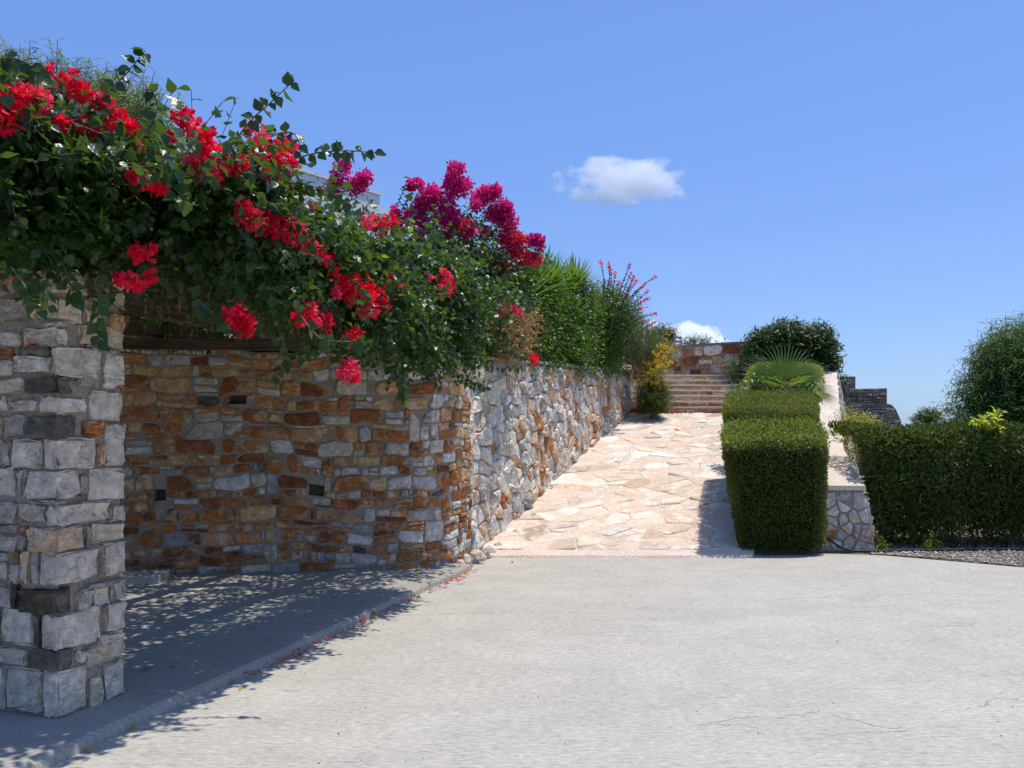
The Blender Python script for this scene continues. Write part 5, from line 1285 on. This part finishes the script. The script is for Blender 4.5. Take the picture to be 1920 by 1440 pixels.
bush('weed', 'bright lime leafed shoot sticking out on top of the long hedge', 'plant', (6.5, 11.6, 1.55), [B(1842, 790, 11.45, .06, .03), B(1858, 790, 11.45, .09, .035), B(1872, 788, 11.5, .05, .03)], 26, 'oval', .085, M['lime'], 5, .12, 0, .2, stems=1, stem_r=.003)
for (x_, lab) in ((1748, 'small lime green weed at the shaded hedge foot, farther from the parapet'), (1590 + 55, 'small yellow green weed at the hedge foot beside the parapet')):
    bush('weed', lab, 'plant', tuple(W(x_, 1030, 11.3)), [B(x_, 1022, 11.3, .08, .06)], 34, 'oval', .05, M['lime'], 5, .1, 0, .4, stems=1, stem_r=.002)

# ---- right tree
tb = [(b_[0], b_[1], b_[2] - .36, b_[3] * .84, b_[4] * .84) for b_ in [B(1930, 640, 18, .9, .85), B(1885, 650, 17.8, .6, .55), B(1960, 700, 18, 1.1, .9), B(1860, 690, 17.8, .55, .5), B(1835, 735, 17.7, .45, .45), B(1880, 740, 17.6, .6, .5), B(2020, 650, 18.2, 1.1, 1.0), B(1815, 720, 17.8, .28, .28), B(1930, 760, 17.6, .7, .4), B(1850, 645, 17.9, .3, .3), B(1820, 755, 17.6, .4, .3), B(1890, 640, 17.9, .3), B(1845, 668, 17.8, .2)]]
bt = (11.5, 18.3, 0)
bush('willow_tree', 'broad green tree with narrow drooping leaves rising behind the long hedge', 'tree', bt, tb, 5600, 'needle', .17, M['willow'], 9, .45, .18, .15, .35, trunk=[(.16, [(11.4, 18.2, 1.2), (10.9, 18, 2.2), W(1900, 660, 18)]), (.12, [(11.7, 18.3, 1.2), (12, 18.3, 2.4), W(1990, 640, 18)]), (.08, [(11.0, 18.1, 1.3), W(1870, 740, 17.8), W(1840, 700, 17.8)]), (.07, [(11.3, 18.1, 1.0), W(1900, 750, 17.5), W(1880, 700, 17.4)])], foliage='crown', tm='palestem', stems=4, stem_r=.006)
# ---- left dusty tree behind pergola
lt = [B(40, 240, 12, .6), B(130, 245, 12, .6), B(220, 270, 12, .6), B(265, 275, 12, .4), B(60, 165, 12, .22), B(-60, 230, 12, .8), B(180, 215, 12, .35), B(285, 330, 12, .3), B(120, 320, 12.3, .9), B(0, 350, 12, .9)]
bl = (-6.5, 12.4, 2.36)
bush('tamarisk_tree', 'dusty olive green feathery tree peeking out above the bougainvillea at left', 'tree', bl, lt, 5200, 'needle', .17, M['tamarisk'], 11, .5, -.05, .7, .55, trunk=auto_trunk(bl, lt, .09, 5), foliage='crown', tm='palestem', stems=1, stem_r=.005)

# ================================================================== SMALL THINGS
# stone slab on the pergola floor
s0 = W(231, 1108, 8.5); root = None
V, Fc = obox((-3.95, 8.62, .068), wall_dir, np.array([-wall_dir[1], wall_dir[0]]), .42, .22, .075)
V[4:] += rng.normal(0, .004, (4, 3)); tag(obj('stone_slab', V, Fc, M['mortar_grey'], centre=True), 'flat grey concrete slab lying at the foot of the wall beside the pier', 'slab')
# black irrigation hose
hp = [W(1552, 1008, 11.1), W(1560, 1016, 11.12), W(1575, 1026, 11.1), W(1600, 1033, 11.02), (4.62, 11.0, .03), (5.0, 11.05, .03), (5.8, 11.12, .035), (7.2, 11.2, .03), (9, 11.25, .03)]
hp = np.array([np.array(q, float) for q in hp]); t = np.linspace(0, 1, len(hp)); tt = np.linspace(0, 1, 60); S = np.column_stack([np.interp(tt, t, hp[:, i]) for i in range(3)])
for _ in range(3): S[1:-1] = (S[:-2] + 2 * S[1:-1] + S[2:]) / 4
V, Fc = tube(S, .013, 8); tag(obj('irrigation_hose', V, Fc, M['rubber'], smooth=True), 'black irrigation hose running from the hedge across the parapet foot onto gravel', 'hose')
# lantern on back wall
root = empty('lantern', tuple(W(1270, 650, 22.6)), 'small open framed lantern with wire loop standing on the wall beyond the steps', 'lantern')
c = W(1270, 647, 22.6); w = .085; h = .20
for sx in (-1, 1):
    for sy in (-1, 1):
        V, Fc = box(c[0] + sx * w - .011, c[1] + sy * w - .011, c[2] - .02, c[0] + sx * w + .011, c[1] + sy * w + .011, c[2] + h); obj('post', V, Fc, M['metal'], root)
for z in (0, h * .45, h): V, Fc = box(c[0] - w * 1.2, c[1] - w * 1.2, c[2] + z - .01, c[0] + w * 1.2, c[1] + w * 1.2, c[2] + z + .012); obj('shelf', V, Fc, M['metal'], root)
lp_ = [(c[0] + .10 * math.cos(a), c[1], c[2] + h + .02 + (.28 if math.sin(a) > 0 else 0) * math.sin(a)) for a in np.linspace(0, math.pi, 14)]
V, Fc = tube(lp_, .004, 5); obj('handle', V, Fc, M['metal'], root)
# gravel bed
gp = np.array([(4.75, 10.88), (6.3, 9.63), (14, 9.38), (14, 13.2), (5.2, 13.2), (4.8, 11.1)])
tag(poly_sheet('gravel_bed', gp, .004, M['soil']), kind='structure', label='strip of soil under the gravel')
def pebbles(n, xf, yf, zf, sz, name, label, mats_t):
    T = np.array([[1, 0, 0], [-1, 0, 0], [0, 1, 0], [0, -1, 0], [0, 0, .7], [0, 0, -.5]], float); Ft = np.array([[0, 2, 4], [2, 1, 4], [1, 3, 4], [3, 0, 4], [2, 0, 5], [1, 2, 5], [3, 1, 5], [0, 3, 5]])
    x, y = xf, yf; s = sz * rng.uniform(.4, 1.3, n); th = rng.uniform(0, 6.28, n); c_, s_ = np.cos(th), np.sin(th)
    TT = T[None] * (1 + rng.normal(0, .2, (n, 6, 3))) * s[:, None, None] * np.array([1, .75, .7]); V = np.stack([x[:, None] + TT[..., 0] * c_[:, None] - TT[..., 1] * s_[:, None], y[:, None] + TT[..., 0] * s_[:, None] + TT[..., 1] * c_[:, None], zf[:, None] + TT[..., 2] + s[:, None] * .2], 2)
    FF = (Ft[None] + (np.arange(n) * 6)[:, None, None]).reshape(-1, 3); pal = np.array(mats_t)[rng.integers(0, len(mats_t), n)] * rng.uniform(.7, 1.2, (n, 1)); t_ = np.repeat(pal, 6, 0)
    return tag(obj(name, V.reshape(-1, 3), FF, M['stone'], attrs={'tint': t_, 'tint2': t_ * .9}), label, kind='stuff')
n_ = 9000; x = rng.uniform(4.6, 10, n_); front = np.interp(x, [4.7, 6.3, 14], [10.9, 9.66, 9.40]) + .05 * np.sin(x * 5); y = front + rng.random(n_) ** 1.2 * (12.0 - front)
pebbles(n_, x, y, np.full(n_, .010), .022, 'gravel', 'pale loose gravel in front of the long hedge', [(.5, .46, .4), (.62, .58, .52), (.36, .30, .25), (.55, .42, .32)])
n_ = 500; x = rng.uniform(-1.5, 9, n_); y = rng.uniform(2.2, 11, n_) ; m_ = y < np.interp(x, [-1, 3, 4.7, 6.3, 9], [9.9, 10.5, 10.7, 9.5, 9.3]); x, y = x[m_], y[m_]; m_ = (x - (-.53)) - (y - 9.5) * KD[0] / KD[1] > .05; x, y = x[m_], y[m_]
pebbles(len(x), x, y, np.full(len(x), .002), .0055, 'scattered_grit', 'tiny dark grit scattered on the concrete yard', [(.12, .10, .09), (.3, .27, .22)])
# rubble and dirt at the wall corner
rp = [(-.58, 10.25, .11), (-.44, 10.42, .13), (-.35, 10.58, .10), (-.62, 10.02, .08), (-.27, 10.78, .09), (-.18, 10.95, .07), (-.45, 10.2, .06), (-.50, 9.92, .05), (.05, 11.45, .06), (.3, 12.1, .06)]
for k, (x, y, r) in enumerate(rp):
    d = rand_dir(1)[0]; th = np.linspace(0, 6.28, 9)[:-1]; V = []
    for (zz, rr) in ((-.2, .9), (.25, 1.0), (.62, .72), (.8, .3)):
        for a in th: V.append((x + math.cos(a) * r * rr * rng.uniform(.85, 1.15), y + math.sin(a) * r * rr * rng.uniform(.8, 1.1), ramp_z(y) + zz * r * 1.2 + rng.normal(0, .006)))
    Fc = [[i * 8 + j, i * 8 + (j + 1) % 8, (i + 1) * 8 + (j + 1) % 8, (i + 1) * 8 + j] for i in range(3) for j in range(8)] + [[24 + j for j in range(8)]]
    t = [WHITE, CREAM, GREY, PINK][k % 4]; labs = ['pale boulder wedged at the rounded wall corner', 'largest pale boulder at the foot of the ramp wall corner', 'grey lump of rubble against the ramp wall foot', 'pinkish rock beside the rounded corner of the wall', 'small pale rock on the ramp edge by the wall', 'little cream stone against the ramp wall near its start', 'small grey stone in front of the corner boulders', 'small loose stone nearest the kerb end', 'pale loose stone along the lower ramp wall foot', 'cream loose stone further up the ramp wall foot']
    o = obj('boulder', np.array(V), Fc, M['stone'], None, {'tint': np.tile(t[0], (len(V), 1)), 'tint2': np.tile(t[1], (len(V), 1))}, centre=True); tag(o, labs[k], 'rock', 'loose rocks at the foot of the ramp wall')
# fallen petals and leaves
def litter(n, P_, templ, size, mat, name, label):
    ax = nrm(rng.normal(0, 1, (n, 3)) * [1, 1, .25]); nv = nrm(rng.normal(0, .4, (n, 3)) + [0, 0, 1.])
    o = leaf_mesh(name, P_, ax, nv, size * rng.uniform(.7, 1.3, n), templ, mat, None); tag(o, label, kind='stuff')
clumps = rng.uniform(-4.3, .2, 16); clumps = np.concatenate([clumps, [-.4, -.8, -1.4, -2.6, -3.8]])
s = clumps[rng.integers(0, len(clumps), 100)] + rng.normal(0, .10, 100); kk = np.array([-.53, 9.5]) + KD * s[:, None] - KN * (np.abs(rng.normal(0, .055, 100)) + .02)[:, None]
litter(100, np.column_stack([kk, np.full(100, .012) + rng.random(100) * .015]), 'bract', .029, M['pinkred'], 'fallen_petals', 'pink bougainvillea petals drifted along the kerb')
s = rng.uniform(-5.5, .1, 40); kk = np.array([-.53, 9.5]) + KD * s[:, None] - KN * (np.abs(rng.normal(0, .05, 40)) + .02)[:, None]
litter(40, np.column_stack([kk, np.full(40, .012)]), 'heart', .045, M['goldleaf'], 'fallen_leaves', 'yellow fallen leaves along the kerb')
xx = rng.uniform(2.7, 4.3, 90); litter(90, np.column_stack([xx, 18.68 - np.abs(rng.normal(0, .06, 90)), np.full(90, ramp_z(18.6) + .045)]), 'bract', .04, M['pinkred'], 'fallen_petals', 'pink petals gathered at the foot of the steps')
xx = rng.uniform(-.4, 3, 30); yy = rng.uniform(9.8, 17, 30); zz = np.array([ramp_z(a) + .045 for a in yy]); k_ = xx > .393 * yy - 4.5; k_ |= yy < 10.5; zz[yy < 10.62] = .01
litter(int(k_.sum()), np.column_stack([xx, yy, zz])[k_], 'bract', .03, M['pinkred'], 'scattered_petals', 'few petals scattered on ramp and yard')
n_ = 42; s = rng.uniform(-6.5, -.3, n_); tq = rng.uniform(.1, 3.5, n_); kk = np.array([-.53, 9.5]) + KD * s[:, None] + KN * tq[:, None]; k_ = kk[:, 1] < 9.0 + (kk[:, 0] + 4.1) * .12
litter(int(k_.sum()), np.column_stack([kk, np.full(n_, .075)])[k_], 'heart', .045, M['goldleaf'], 'fallen_leaves', 'yellow and brown leaves on the pergola floor')

# ================================================================== CLOUDS
def cloud(name, label, px, py, wpx, hpx, D, mat):
    c = W(px, py, D); sx = wpx / 2 / F * D; sz = hpx / 2 / F * D
    nseg = 24; V = [(0, 0, 1)]
    for i in range(1, 12):
        ph = math.pi * i / 12
        for k in range(nseg): a = 2 * math.pi * k / nseg; V.append((math.sin(ph) * math.cos(a), math.sin(ph) * math.sin(a), math.cos(ph)))
    V.append((0, 0, -1)); Fc = [[0, 1 + (k) , 1 + (k + 1) % nseg] for k in range(nseg)]
    for i in range(10):
        for k in range(nseg): a = 1 + i * nseg; Fc.append([a + k, a + nseg + k, a + nseg + (k + 1) % nseg, a + (k + 1) % nseg])
    b = 1 + 10 * nseg; Fc += [[b + k, len(V) - 1, b + (k + 1) % nseg] for k in range(nseg)]
    me = mesh_data(name, np.array(V, float), Fc, mat); o = bpy.data.objects.new(name, me); C.objects.link(o); o.location = tuple(c); o.scale = (sx, sz * 1.4, sz); tag(o, label, 'cloud'); return o
cloud('cloud', 'small white puffy cloud alone in the blue sky above the ramp', 1174, 340, 300, 105, 900, mat_cloud('small_cloud', .05, .62, 1.5, (1.9, 1, 1), 3.1))
cloud('cloud', 'white billowing cloud low on the horizon behind the wall beyond the steps', 1262, 672, 250, 150, 2500, mat_cloud('low_cloud', .05, .86, 1.6, (1.8, 1, 1), 8.4))
cloud('cloud', 'tiny faint wisp of cloud in the sky at right', 1638, 551, 75, 22, 1500, mat_cloud('wisp_cloud', .006, .25, 1.5, (2, 1, 1), 5.7))
